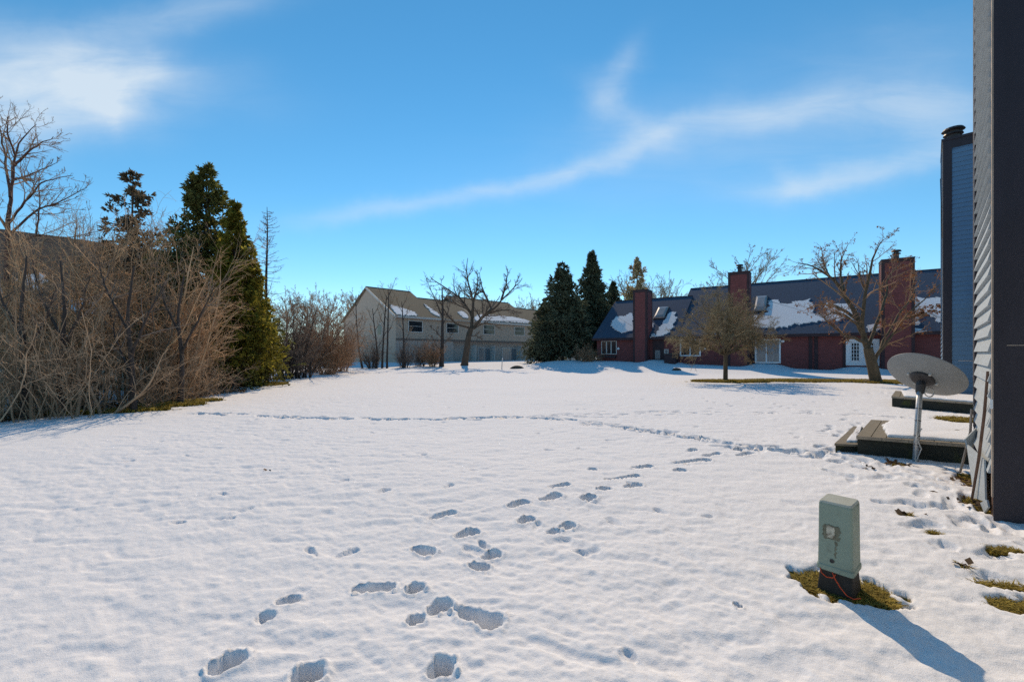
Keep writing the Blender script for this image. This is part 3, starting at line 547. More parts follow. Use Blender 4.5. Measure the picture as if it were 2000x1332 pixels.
# ------------------------------------------------------------------ red townhouses
def poly_on(pts, p, n, h, seed, jit=.05, name='snow_patch', parent=None, m=None, org=.0):
    g = np.random.default_rng(seed); q = [hit(x, y, p, n) for x, y in pts]; out = []
    for k in range(len(q)):
        a, b = q[k], q[(k + 1) % len(q)]; m_ = max(3, int(np.linalg.norm(b - a) / .14))
        for t in np.arange(m_) / m_:
            w = g.normal(0, jit * 1.5, 3); w -= n * (w @ n); out.append(a + (b - a) * t + w)
    out = np.array(out); mb = MB(); c = out.mean(0); i = len(out); top = c + (out - c) * .985 + n * h
    mb.v = [tuple(x) for x in out] + [tuple(x) for x in top]; mb.f = [tuple(range(i, 2 * i))]
    for k in range(i): mb.f.append((k, (k + 1) % i, i + (k + 1) % i, i + k))
    return mb.build(name, m, parent)
def red_house():
    root = thing('townhouse', (*RF.p(0, -4, 0)[:2], .3), 'dark red clapboard townhouse with slate roof and three chimneys', 'townhouse')
    sA, sM, sZ = rs(1166), rs(1318), 17.5
    w = MB(); RF.clap(w, sA, sM, -.3, 3.2, 0, .16); RF.clap(w, sM, rs(1462), -.3, 3.2, 0, .16); RF.clap(w, rs(1462), sZ, -.4, 3.2, 0, .16)
    RF.box(w, sA + .02, sM, -10, -.01, -.4, 3.2); RF.box(w, sM, sZ - .02, -13, -.012, -.4, 3.2)
    lf = RF.sub(sA, 0, -1)
    for (s0, dd, zz) in ((sA + .04, 6.3, 7.3), (sM + .04, 8.4, 8.45)):  # gable ends
        w.poly([RF.p(s0, -.05, 3.1), RF.p(s0, -dd, zz), RF.p(s0, -2 * dd, 3.1)])
    w.build('wall', M_red, root)
    tan34 = (7.64 - 3.05) / 6.7
    planes = {}
    for k, (s0, s1, n0, z0, rdg, zr) in enumerate(((sA - .35, sM + .3, .42, 2.98, 6.3, 7.55), (sM - .32, sZ, .44, 3.0, 8.4, 8.62))):
        rf = MB()
        for sg in (1, -1):
            e = n0 if sg > 0 else -2 * rdg - n0
            rf.prism([RF.p(s0, e, z0), RF.p(s1, e, z0), RF.p(s1, -rdg, zr), RF.p(s0, -rdg, zr)], [RF.p(s0, e, z0 + .16), RF.p(s1, e, z0 + .16), RF.p(s1, -rdg, zr + .16), RF.p(s0, -rdg, zr + .16)])
        ro = rf.build('roof', M_slate, root); a = RF.p(0, n0, z0 + .16); t = nrm(RF.p(0, -rdg, zr + .16) - a); nn = nrm(np.cross(RES, t)); nn = nn * np.sign(nn[2]); planes[k] = (a, nn, t, ro)
        fc = MB(); RF.box(fc, s0, s1, n0, n0 + .03, z0 - .06, z0 + .18)
        for sg in ((n0, -rdg),):   # rake boards
            for ss in (s0 - .03,): fc.prism([RF.p(ss, n0, z0 - .08), RF.p(ss + .03, n0, z0 - .08), RF.p(ss + .03, -rdg, zr - .08), RF.p(ss, -rdg, zr - .08)], [RF.p(ss, n0, z0 + .18), RF.p(ss + .03, n0, z0 + .18), RF.p(ss + .03, -rdg, zr + .18), RF.p(ss, -rdg, zr + .18)])
        fc.build('fascia', M_redtrim, ro); rc = MB(); RF.box(rc, s0, s1, -rdg - .12, -rdg + .12, zr + .13, zr + .19); rc.build('ridge_cap', M_redtrim, ro)
    # roof snow
    a, nn, t, ro = planes[0]; sd_ = 20
    for pts in ([(1196, 627), (1205, 619), (1222, 618), (1229, 612), (1236, 613), (1238, 645), (1225, 648), (1213, 651), (1204, 645), (1195, 639)],
                [(1312, 609), (1318, 611), (1319, 622), (1315, 640), (1303, 653), (1288, 658), (1279, 657), (1289, 640), (1298, 626), (1304, 614)], [(1274, 632), (1277, 634), (1276, 640), (1274, 641)], [(1273, 653), (1277, 652), (1278, 657), (1273, 658)]):
        sd_ += 1; poly_on(pts, a + nn * .005, nn, .07, sd_, .06, parent=ro, m=M_snow)
    a, nn, t, ro = planes[1]
    for pts in ([(1501, 588), (1519, 587), (1524, 593), (1537, 596), (1552, 592), (1562, 587), (1581, 587), (1590, 598), (1589, 609), (1598, 614), (1606, 620), (1618, 625), (1600, 627), (1575, 631), (1552, 634), (1528, 640), (1505, 641), (1478, 641), (1474, 636), (1473, 616), (1488, 618), (1499, 612)],
                [(1611, 594), (1618, 591), (1634, 594), (1652, 595), (1662, 600), (1671, 610), (1674, 621), (1668, 625), (1650, 622), (1640, 626), (1625, 625), (1612, 622), (1606, 617), (1616, 610)],
                [(1786, 583), (1798, 580), (1812, 583), (1832, 581), (1838, 592), (1850, 602), (1880, 604), (1880, 634), (1850, 633), (1836, 631), (1826, 624), (1822, 614), (1808, 613), (1796, 622), (1787, 636)], [(1786, 642), (1795, 643), (1802, 649), (1786, 650)], [(1695, 636), (1712, 634), (1721, 636), (1719, 645), (1700, 648)]):
        sd_ += 1; poly_on(pts, a + nn * .005, nn, .07, sd_, .08, parent=ro, m=M_snow)
    # skylights
    for k, (pts, curb) in enumerate(((((1276, 624), (1297, 625), (1305, 602), (1290, 601)), .14), (((1473, 610), (1497, 612), (1502, 580), (1473, 581)), .16))):
        a, nn, t, ro = planes[k]; q = [hit(x, y, a, nn) for x, y in pts]; c = sum(q) / 4; lo = (q[0] + q[1]) / 2; hi = (q[2] + q[3]) / 2; wd_ = abs((q[1] - q[0]) @ RES) / 2; hl = np.linalg.norm((hi - lo) - RES * ((hi - lo) @ RES)) / 2
        cr = [c - RES * wd_ - t * hl, c + RES * wd_ - t * hl, c + RES * wd_ + t * hl, c - RES * wd_ + t * hl]; cb = MB(); cb.prism([p - nn * .02 for p in cr], [p + nn * curb for p in cr]); so_ = cb.build('skylight', M_dark, ro)
        dm = MB(); ins = lambda f: [c + (p - c) * f for p in cr]; i1, i2, i3 = ins(.94), ins(.86), ins(.6)
        V = [p + nn * (curb + .002) for p in i1] + [p + nn * (curb + .09) for p in i2] + [p + nn * (curb + .15) for p in i3]; dm.v = [tuple(v) for v in V]
        for j in range(2):
            for e in range(4): dm.f.append((j * 4 + e, j * 4 + (e + 1) % 4, j * 4 + 4 + (e + 1) % 4, j * 4 + 4 + e))
        dm.f.append((8, 9, 10, 11)); dm.f.append((3, 2, 1, 0)); dm.build('dome', M_skyl, so_)
    # chimneys
    for (x0, x1, ytop, n1, D, lb, cap) in ((1237, 1263.5, 568, .9, 1.7, 'flat topped chimney without a flue', 0), (1422.5, 1463, 534, .85, 1.5, 'narrower chimney behind the small tree', 1), (1722.5, 1786, 509, .8, 1.5, 'widest chimney beside the twin doors', 1)):
        s0, s1 = rs(x0, n1), rs(x1, n1); zt = rz(x0, ytop, n1); c = MB(); tw = .16
        RF.clap(c, s0 + tw, s1 - tw, -.4, zt - .2, n1, .16, .02); rt = RF.sub(s1, n1, 1); rt.clap(c, tw, D - tw, -.4, zt - .2, 0, .16, .02); lt = RF.sub(s0, n1 - D, -1); lt.clap(c, tw, D - tw, -.4, zt - .2, 0, .16, .02)
        RF.box(c, s0 + .02, s1 - .02, n1 - D + .02, n1 - .01, -.4, zt); ch = c.build('chimney', M_red, root, label=lb)
        tr = MB(); RF.box(tr, s0, s0 + tw, n1, n1 + .03, -.4, zt); RF.box(tr, s1 - tw, s1, n1, n1 + .03, -.4, zt); RF.box(tr, s0 + tw, s1 - tw, n1, n1 + .027, zt - .2, zt)
        for f in (rt, lt): f.box(tr, 0, tw, 0, .03, -.4, zt); f.box(tr, D - tw, D, 0, .03, -.4, zt); f.box(tr, tw, D - tw, 0, .027, zt - .2, zt)
        RF.box(tr, s0 - .05, s1 + .05, n1 - D - .05, n1 + .05, zt, zt + .07); tr.build('corner_board', M_redtrim, ch)
        if cap: q = RF.p((s0 + s1) / 2, n1 - D / 2, zt + .07); flue(ch, q, .27, .75, M_dark)
    # openings
    Z = lambda x, y: rz(x, y)
    window(RF, rs(1175), rs(1205), Z(1190, 692), Z(1190, 666), .02, root, M_offwhite, M_glass, fw=.07, cols=((.34, .1), (.64, .1)), label='triple window with weathered frame')
    pb = MB(); RF.box(pb, rs(1176), rs(1204), .02, .3, Z(1190, 699), Z(1190, 694)); pb.build('planter', M_redtrim, root)
    dr = MB(); RF.box(dr, rs(1275), rs(1297), .02, .07, Z(1285, 706), Z(1285, 664)); d = dr.build('door', M_redtrim, root, label='dark entry door with a small pane'); pn = MB(); RF.box(pn, rs(1280), rs(1290), .071, .085, Z(1285, 701), Z(1285, 684)); pn.build('pane', M_curtain, d)
    window(RF, rs(1297.5), rs(1306), Z(1300, 698), Z(1300, 682), .02, root, M_offwhite, M_curtain, fw=.06, rows=((.5, .05),), label='small white sidelight')
    window(RF, rs(1328), rs(1369), Z(1348, 696), Z(1348, 661.5), .02, root, M_white, M_glass, fw=.13, cols=((.5, .10),), label='wide white window of two panes')
    # sliding door
    s0, s1 = rs(1474.5), rs(1525); z0, z1 = Z(1500, 709.5), Z(1500, 662); sl = window(RF, s0, s1, z0, z1, .02, root, M_white, M_curtain, name='sliding_door', fw=.13, cols=((.45, .1),), proud=.08)
    tb = MB(); RF.box(tb, s0 - .55, s0 - .02, .02, .06, z0 - .5, z1); tb.build('recess_shade', M_redtrim, root)  # dark panel in place of the shaded recess beside the sliding door
    ub = MB()
    for x in (1583, 1594): RF.box(ub, rs(x) - .12, rs(x) + .12, .02, .06, -.4, 2.95)
    RF.box(ub, rs(1646), rs(1651), .02, .06, -.4, 2.95); ub.build('wall_batten', M_redtrim, root)  # last strip stands in for the dark side of the french door recess
    s0, s1 = rs(1652), rs(1717.5); z0, z1 = Z(1685, 714), Z(1685, 662.5); dm = (s0 + s1) / 2
    fb = MB(); RF.box(fb, s0, s1, .022, .05, z0, z1); fd = fb.build('french_door', M_white, root, label='white twin french doors with gridded panes')
    for (a, b) in ((s0 + .30, dm - .16), (dm + .16, s1 - .30)): window(RF, a, b, z0 + .35, z1 - .25, .05, fd, M_white, M_glass, name='glazing', fw=.05, cols=((.33, .035), (.66, .035)), rows=tuple((k / 5, .035) for k in range(1, 5)), proud=.05)
    for (x, y) in ((1209, 681), (1377, 680.5), (1529, 666.5)):
        l = MB(); q = RF.p(rs(x), .02, Z(x, y)); l.lathe(q, REN, [(.09, 0), (.09, .05), (.12, .06), (.12, .2), (.05, .24)], 10); l.build('wall_lamp', M_white, root)
    fn = MB(); q = RF.p(rs(1716.5), .9, 0); q[2] = tz(q[0], q[1]); 
red_house()
def hot_tub():
    s0, s1 = rs(1297, 1.6), rs(1319, 1.6); c = RF.p((s0 + s1) / 2, .95, 0); z = tz(c[0], c[1]) - .3; root = thing('hot_tub', (c[0], c[1], z), 'dark covered hot tub against the red wall beside the entry door', 'hot tub')
    b = MB(); RF.box(b, s0, s1, .35, 1.6, z, z + 1.0); b.build('cabinet', M_redtrim, root); l = MB(); RF.box(l, s0 - .06, s1 + .06, .29, 1.66, z + 1.002, z + 1.12); l.build('cover', M_dark, root, bevel=.03)
hot_tub()

# ------------------------------------------------------------------ tan townhouse far left
def tan_house():
    Ad = np.array([.705, .709, 0]); Bd = np.array([.709, -.705, 0]); C = np.array([-14.5, 54.3, 0]); fr = Frame(C, Ad, Bd); root = thing('townhouse', (*fr.p(14, -4, 0)[:2], .4), 'long tan two storey townhouse with stepped roofs behind the bare tree', 'townhouse')
    def ts(x, n=0.0): u = (x - HX) / F; q = C + Bd * n; return (q[1] * u - q[0]) / (Ad[0] - Ad[1] * u)
    def tzz(x, y, n=0.0): q = C + Bd * n + Ad * ts(x, n); return CAM - (y - HY) / F * q[1]
    L = 40; zo = 3.5; w = MB(); fr.clap(w, 0, L, zo, 6.3, 0, .2, .02); fr.box(w, .02, L, -13, -.01, zo - .05, 6.3)
    gl = fr.sub(0, 0, -1); gl.clap(w, -14.8, 0, .0, 6.3, 0, .2, .02) if False else None
    g = Frame(fr.p(0, 0, 0), -Bd, -Ad); g.clap(w, 0, 14.8, -.2, 6.35, 0, .2, .02); w.poly([fr.p(-.02, 0, 6.3), fr.p(-.02, -7.4, 10.45), fr.p(-.02, -14.8, 6.3)]); w.build('wall', M_tan, root)
    lw = MB(); fr.box(lw, .3, L, -13, -.75, -.4, zo - .05); fr.box(lw, .0, 9.0, -.75, -.02, -.4, zo - .052); lw.build('ground_floor_wall', M_tanlow, root)
    bd = MB(); fr.box(bd, 0, L, .0, .04, zo - .25, zo - .02); bd.build('band_board', mat('tan_band', (.17, .14, .12), .8), root)
    tn = (10.56 - 6.4) / 7.4; pls = []
    for k, (t0, t1, rd) in enumerate(((-.3, 6.7, 7.4), (6.7, 13.3, 5.5), (13.3, 27, 7.4), (27, L, 5.6))):
        zr = 6.35 + tn * rd; e0 = .45; ze = 6.35 - tn * e0; rf = MB(); q = .003 * k
        rf.prism([fr.p(t0, e0 + q, ze), fr.p(t1, e0 + q, ze), fr.p(t1, -rd, zr), fr.p(t0, -rd, zr)], [fr.p(t0, e0 + q, ze + .18), fr.p(t1, e0 + q, ze + .18), fr.p(t1, -rd, zr + .18), fr.p(t0, -rd, zr + .18)])
        rf.prism([fr.p(t0, -rd, zr), fr.p(t1, -rd, zr), fr.p(t1, -14.8 - .45, ze), fr.p(t0, -14.8 - .45, ze)], [fr.p(t0, -rd, zr + .18), fr.p(t1, -rd, zr + .18), fr.p(t1, -14.8 - .45, ze + .18), fr.p(t0, -14.8 - .45, ze + .18)])
        ro = rf.build('roof', M_tanroof, root); a = fr.p(0, e0, ze + .18); t = nrm(fr.p(0, -rd, zr + .18) - a); n = nrm(np.cross(Ad, t)); n *= np.sign(n[2]); pls.append((a, n, ro))
        fc = MB(); fr.box(fc, t0, t1, e0 + q, e0 + .04 + q, ze - .06, ze + .2); rc = MB(); fr.box(rc, t0, t1, -rd - .1, -rd + .1, zr + .16, zr + .22); rc.build('ridge_cap', M_tanroof, ro)
        if k in (0, 2): fc.prism([fr.p(t0 - .04, e0, ze - .12), fr.p(t0 - .002, e0, ze - .12), fr.p(t0 - .002, -rd, zr - .12), fr.p(t0 - .04, -rd, zr - .12)], [fr.p(t0 - .04, e0, ze + .2), fr.p(t0 - .002, e0, ze + .2), fr.p(t0 - .002, -rd, zr + .2), fr.p(t0 - .04, -rd, zr + .2)])
        fc.build('fascia', M_offwhite if k in (0, 2) else M_tan, ro)
    a, n, _ = pls[0]; sd_ = 60
    for pts, k in (([(762, 595), (770, 597), (790, 604), (806, 609), (815, 615), (813, 618), (795, 617), (776, 615), (768, 606)], 0), ([(829, 594), (836, 600), (848, 608), (860, 616), (858, 619), (846, 614), (836, 604)], 0), ([(925, 621), (935, 615), (960, 616), (985, 618), (1010, 621), (1030, 626), (1040, 630), (1030, 632), (990, 629), (950, 627), (930, 627)], 2), ([(893, 610), (902, 608), (912, 616), (914, 622), (905, 621)], 2)):
        sd_ += 1; poly_on(pts, pls[k][0] + n * .005, n, .08, sd_, .08, parent=pls[k][2], m=M_snow)
    for (x0, x1, y0, y1, lb) in ((796.5, 825.5, 626, 649.5, 'pair of upper windows nearest the gable'), (871, 895, 631, 651.5, None), (943.5, 966, 634, 654, None), (1004, 1024, 638, 656, None)):
        xm = (x0 + x1) / 2; window(fr, ts(x0), ts(x1), tzz(xm, y1), tzz(xm, y0), .02, root, M_offwhite, M_glass, fw=.12, rows=((.52, .05),), label=lb)
    # arched window in the gable
    ar = MB(); arc = []
    c = 4.05
    for k in range(9): an = math.pi * k / 8; arc.append((c + .62 * math.cos(an), 5.0 + .62 * math.sin(an)))
    pts = [(c - .62, 3.9), (c + .62, 3.9)] + arc
    ar.prism([g.p(a, .03, z) for a, z in pts], [g.p(a, .07, z) for a, z in pts]); aw = ar.build('arched_window', M_offwhite, root); pa = MB(); q = [(c + (a - c) * .82, 4.5 + (z - 4.5) * .86) for a, z in pts]; pa.prism([g.p(a, .072, z) for a, z in q], [g.p(a, .09, z) for a, z in q]); pa.build('pane', M_glass, aw)
    # ground floor doors
    for (x0, x1, y0, y1, m, nm, lb) in ((884, 898, 676, 705, M_tanlow, 'door', 'grey back door'), (933, 958, 678, 706, M_offwhite, 'patio_door', 'left patio door'), (980, 1010, 679, 706, M_offwhite, 'patio_door', 'right patio door')):
        xm = (x0 + x1) / 2; nn = -.75; o = window(fr, ts(x0, nn), ts(x1, nn), max(.35, tzz(xm, y1, nn)), tzz(xm, y0, nn), nn, root, m, M_curtain if nm == 'patio_door' else M_tanlow, name=nm, fw=.14, cols=((.5, .08),) if nm == 'patio_door' else (), label=lb)
    for x in (924, 961, 1012): pn = MB(); fr.box(pn, ts(x, -.3) - .06, ts(x, -.3) + .06, -.75, .35, .2, 2.75); pn.build('privacy_panel', M_offwhite, root)
tan_house()
# ------------------------------------------------------------------ brown roofed house behind the thicket
def brown_house():
    o = np.array([-23.5, 20.0, 0]); Bn = B_; fr = Frame(o, A_, Bn); root = thing('townhouse', (*fr.p(-3, 0, 0)[:2], .3), 'brown roofed house half hidden behind the bare thicket', 'house')
    s0, s1 = -9, 6.6; w = MB(); fr.box(w, s0, s1, -5, 5, -.2, 3.1); w.poly([fr.p(s1 + .01, -5, 3.1), fr.p(s1 + .01, 5, 3.1), fr.p(s1 + .01, 0, 7.1)]); fr.clap(w, s0, s1, 0, 3.1, 5.001, .2); w.build('wall', M_tan, root)
    rf = MB()
    for sg in (1, -1): rf.prism([fr.p(s0 - .4, 5.5 * sg, 2.9), fr.p(s1 + .4, 5.5 * sg, 2.9), fr.p(s1 + .4, 0, 7.15), fr.p(s0 - .4, 0, 7.15)], [fr.p(s0 - .4, 5.5 * sg, 3.06), fr.p(s1 + .4, 5.5 * sg, 3.06), fr.p(s1 + .4, 0, 7.31), fr.p(s0 - .4, 0, 7.31)])
    ro = rf.build('roof', M_brownroof, root); a = fr.p(0, 5.5, 3.06); t = nrm(fr.p(0, 0, 7.31) - a); n = nrm(np.cross(A_, t)); n *= np.sign(n[2])
    for k, pts in enumerate(([(40, 538), (70, 535), (95, 545), (90, 562), (60, 565), (42, 556)], [(128, 590), (160, 585), (185, 592), (180, 612), (150, 618), (130, 606)], [(205, 560), (235, 552), (255, 565), (240, 580), (212, 578)], [(-60, 560), (-10, 550), (0, 575), (-40, 585)])): poly_on(pts, a + n * .005, n, .07, 90 + k, .07, parent=ro, m=M_snow)
    for k in range(2): window(fr, -2 + 3.6 * k, -.6 + 3.6 * k, 1.0, 2.4, 5.02, root, M_offwhite, M_glass, fw=.1, cols=((.5, .06),))
brown_house()

# ------------------------------------------------------------------ wood growth (arrays of tapering tubes)
def grow(p0, d, L, r0, r1, K, wob, up, g):
    N = len(p0); P = np.zeros((N, K, 3)); P[:, 0] = p0; d = d / np.linalg.norm(d, axis=1)[:, None]; st = (L / (K - 1))[:, None]
    for k in range(1, K):
        d = d + g.normal(0, wob, (N, 3)); d[:, 2] += up; d = d / np.linalg.norm(d, axis=1)[:, None]; P[:, k] = P[:, k - 1] + d * st
    t = np.linspace(0, 1, K)[None]; return P, r0[:, None] * (1 - t) + r1[:, None] * t
def kids(P, Rr, n, t0, t1, ang, asd, Lf, K, wob, up, rr, rmin, g, rend=.35, bias=0.0):
    N, K0, _ = P.shape; idx = np.repeat(np.arange(N), n); M = len(idx); t = g.uniform(t0, t1, M); x = t * (K0 - 1); i = np.minimum(x.astype(int), K0 - 2); f = (x - i)[:, None]
    pos = P[idx, i] * (1 - f) + P[idx, i + 1] * f; tan = P[idx, i + 1] - P[idx, i]; tan /= np.linalg.norm(tan, axis=1)[:, None] + 1e-9
    v = g.normal(0, 1, (M, 3)); v[:, 2] += bias; v -= tan * np.sum(v * tan, 1)[:, None]; v /= np.linalg.norm(v, axis=1)[:, None] + 1e-9
    a = np.radians(g.normal(ang, asd, M))[:, None]; d = tan * np.cos(a) + v * np.sin(a); pr = (Rr[idx, i] * (1 - f[:, 0]) + Rr[idx, i + 1] * f[:, 0])
    r0 = np.maximum(np.minimum(pr * rr, pr * .95), rmin); plen = np.linalg.norm(np.diff(P, axis=1), axis=2).sum(1)[idx]; L = np.clip(Lf * plen * (1.05 - .6 * t) * g.uniform(.6, 1.3, M), .03, None)
    return grow(pos, d, L, r0, np.maximum(r0 * rend, rmin * .6), K, wob, up, g)
def tubes(mb, P, Rr, S_=3):
    N, K, _ = P.shape; T = np.gradient(P, axis=1); T /= np.linalg.norm(T, axis=2)[..., None] + 1e-9; tot = P[:, -1] - P[:, 0]; ref = np.where((np.abs(tot[:, 2]) > .75 * np.linalg.norm(tot, axis=1))[:, None], [1., .3, 0], [0, .2, 1.])[:, None, :]
    u = np.cross(T, np.broadcast_to(ref, T.shape)); u /= np.linalg.norm(u, axis=2)[..., None] + 1e-9; w = np.cross(T, u); a = np.arange(S_) * 2 * np.pi / S_
    V = P[:, :, None] + Rr[:, :, None, None] * (u[:, :, None] * np.cos(a)[:, None] + w[:, :, None] * np.sin(a)[:, None])
    b = (np.arange(N) * K * S_)[:, None, None]; k = (np.arange(K - 1) * S_)[None, :, None]; s = np.arange(S_)[None, None]; sn = (s + 1) % S_
    Q = np.stack([b + k + s, b + k + sn, b + k + S_ + sn, b + k + S_ + s], -1).reshape(-1, 4); mb.quads(V, Q)
def kites(mb, pos, d, L, W, g, cross=True):
    d = d / (np.linalg.norm(d, axis=1)[:, None] + 1e-9); v = np.cross(d, g.normal(0, 1, d.shape)); v /= np.linalg.norm(v, axis=1)[:, None] + 1e-9; L = L[:, None]; W = W[:, None]
    for vv in ((v, np.cross(d, v)) if cross else (v,)):
        V = np.stack([pos, pos + d * L * .45 + vv * W, pos + d * L, pos + d * L * .45 - vv * W], 1); i = np.arange(len(pos))[:, None] * 4; mb.quads(V, i + [0, 1, 2, 3])
def sph(n, lo, hi, g):   # directions by elevation range in degrees
    az = g.random(n) * 6.283; el = np.radians(g.uniform(lo, hi, n)); return np.stack([np.cos(az) * np.cos(el), np.sin(az) * np.cos(el), np.sin(el)], -1)
def place(o, x, y, rz_=0, sc=1): o.location = (x, y, tz(x, y)); o.rotation_euler = (0, 0, rz_); o.scale = (sc, sc, sc); return o
def copy_thing(src, x, y, rz_, sc, label, group=None):
    o = src.copy(); COL.objects.link(o); place(o, x, y, rz_, sc); o['label'] = label
    if group: o['group'] = group
    for ch in src.children:
        c = ch.copy(); COL.objects.link(c); c.parent = o
        for s in ch.children: e = s.copy(); COL.objects.link(e); e.parent = c
    return o

# multi-stemmed bare shrubs
def shrub(label, h, spread, mt, seed, stems=60, dense=(9, 8), base=.5, lean=None, name='bare_shrub', lo=38, hi=86, up=-.02, group=None, rs0=.017, mstem=None, rmin=.0048, wob=.15, t0=.12):
    g = np.random.default_rng(seed); root = thing(name, (0, 0, 0), label, 'shrub', group); rr = np.sqrt(g.random(stems)) * base; a = g.random(stems) * 6.283; p0 = np.stack([rr * np.cos(a), rr * np.sin(a), 0 * a - .08], -1)
    d = sph(stems, lo, hi, g); d[:, 0] = d[:, 0] * .6 + np.cos(a) * .3 * rr / base; d[:, 1] = d[:, 1] * .6 + np.sin(a) * .3 * rr / base; d[:, :2] *= spread
    if lean is not None: d[:, :2] += np.array(lean)
    L = h * g.uniform(.55, 1.12, stems); P, Q = grow(p0, d, L, rs0 * g.uniform(.6, 1.5, stems), np.full(stems, .005), 12, wob * .75, up, g)
    Q[::6] *= 2.0
    st = MB(); tubes(st, P, Q, 4); st.build('stems', mstem or mt, root)
    tw = MB(); P1, Q1 = kids(P, Q, dense[0], t0, 1, 44, 20, .36, 7, wob * 1.3, .012, .6, rmin, g); tubes(tw, P1, Q1, 3)
    P2, Q2 = kids(P1, Q1, dense[1], .1, 1, 46, 20, .46, 5, wob * 1.5, .0, .65, rmin * .75, g); tubes(tw, P2, Q2, 3)
    tw.build('twigs', mt, root); return root
GT = 'bare shrubs of the thicket'
sA_ = shrub('tan upright shrub with thick stems rising highest in the thicket', 5.9, .42, M_twigtan, 1, 17, (9, 7), lean=(.05, 0), group=GT, rs0=.034, lo=55, base=.45, mstem=M_brownbark, wob=.12, up=.01, rmin=.0055, t0=.24)
sB_ = shrub('grey brown dense shrub low at the front edge of the thicket', 2.9, .8, M_twiggrey, 2, 36, (8, 6), base=.8, lo=25, hi=85, group=GT, wob=.17, t0=.25)
sC_ = shrub('tan forking shrub leaning towards the dark spruce', 5.3, .5, M_twigtan, 3, 15, (9, 7), lean=(.10, .05), group=GT, rs0=.036, lo=48, base=.5, mstem=M_twigtan, wob=.14, up=.005, rmin=.0055, t0=.26)
place(sA_, *P3(262, 690, 13.4)[:2]); place(sB_, *P3(160, 690, 11.2)[:2]); place(sC_, *P3(335, 690, 14.6)[:2])
for (src, x, d, rz_, sc, lb) in ((sB_, 30, 10.4, 1.2, 1.05, 'grey brown shrub cut by the left picture edge'), (sA_, 60, 12.0, 2.4, .80, 'tan upright shrub at the far left of the thicket'), (sC_, 130, 12.6, -.5, .80, 'tan forking shrub left of the tall middle shrub'),
                                 (sB_, 330, 14.0, 4.2, .80, 'grey brown low shrub beside the spruce foot'), (sA_, 185, 14.8, 4.0, .98, 'tan shrub at the back of the thicket before the brown roof'),
                                 (sC_, -40, 11.8, .9, .9, 'tan shrub reaching in from beyond the left picture edge'), (sB_, 395, 16.6, 5.1, .7, 'small grey brown shrub between spruce and thicket'), (sA_, 305, 16.0, 5.6, 1.02, 'tan shrub in front of the purple topped spruce'),
                                 (sC_, 95, 14.2, 3.6, 1.05, 'tall tan shrub before the snow patch of the brown roof'), (sC_, 375, 16.2, 1.1, .85, 'tan shrub against the dark left side of the tall spruce'),
                                 (sA_, 150, 13.6, 5.0, .95, 'tan shrub in the middle of the thicket before the pale roof snow')):
    q = P3(x, 690, d); copy_thing(src, q[0], q[1], rz_, sc, lb, GT)
GM = 'bare shrubs between the thicket and the tan house'
sD = shrub('russet rounded shrub at the right end of the hedge row', 5.0, .75, M_twigred, 6, 70, (12, 10), base=.6, group=GM, rmin=.0085); place(sD, *P3(640, 690, 33)[:2])
sE = shrub('dark stemmed shrub clump next to the thin larch', 4.9, .6, M_twigdark, 7, 44, (10, 9), base=.9, group=GM, rs0=.03, rmin=.008, mstem=M_barkd); place(sE, *P3(578, 690, 28)[:2])
for (src, x, d, rz_, sc, lb) in ((sD, 605, 36, 2, 1.12, 'russet tall shrub behind the dark stemmed clump'), (sD, 668, 38, 4, .8, 'smaller russet shrub towards the tan gable'), (sE, 550, 27, 3, .7, 'low dark shrub at the foot of the sunlit spruce side'), (sE, 790, 46, 1, .62, 'dark shrub below the upper windows of the tan house'), (sD, 845, 47, 2.2, .62, 'russet shrub left of the slim dark trunk'),
                                 (sE, 728, 45, 5, .66, 'dark spindly shrub before the tan gable wall'), (sE, 820, 48, 2.5, .55, 'low dark shrub in the middle of the tan house front')):
    q = P3(x, 690, d); copy_thing(src, q[0], q[1], rz_, sc, lb, GM)
sF = shrub('brown rounded shrub between the dark spruces and red house', 1.9, 1.2, M_twigred, 9, 70, (10, 9), base=.5, lo=15, hi=85); place(sF, *P3(1148, 690, 45)[:2])
# tangled low growth under the thicket
def undergrowth():
    g = np.random.default_rng(31); mb = MB(); n = 420; t = g.random(n); x = np.interp(t, [0, 1], [-80, 450]) ; dn = np.interp(x, [-80, 0, 300, 450], [9.2, 9.8, 12.4, 16.5]) + np.abs(g.normal(0, 1.6, n)); P0 = np.stack([(x - HX) / F * dn, dn, 0 * x], -1); P0[:, 2] = terr(P0[:, 0], P0[:, 1]) - .03
    d = sph(n, 10, 75, g); P, Q = grow(P0, d, g.uniform(.5, 1.7, n), np.full(n, .007), np.full(n, .003), 7, .2, -.03, g); tubes(mb, P, Q, 3); P1, Q1 = kids(P, Q, 6, .2, 1, 45, 18, .45, 4, .2, 0, .6, .003, g); tubes(mb, P1, Q1, 3)
    o = mb.build('undergrowth', M_twiggrey); tag(o, 'tangled dry undergrowth below the bare thicket', kind='stuff')
    lf = MB(); n = 3500; t = g.random(n); x = np.interp(t, [0, 1], [-60, 480]); dn = np.interp(x, [-80, 0, 300, 450], [9.7, 10.3, 13.0, 18]) + np.abs(g.normal(0, 1.2, n)) - .25; p = np.stack([(x - HX) / F * dn, dn, 0 * x], -1); p[:, 2] = terr(p[:, 0], p[:, 1]) + .015; kites(lf, p, sph(n, -10, 30, g), g.uniform(.05, .14, n), g.uniform(.015, .04, n), g, False)
    tag(lf.build('leaf_litter', M_leaflit), 'dead leaves and bark scattered under the thicket', kind='stuff')
undergrowth()

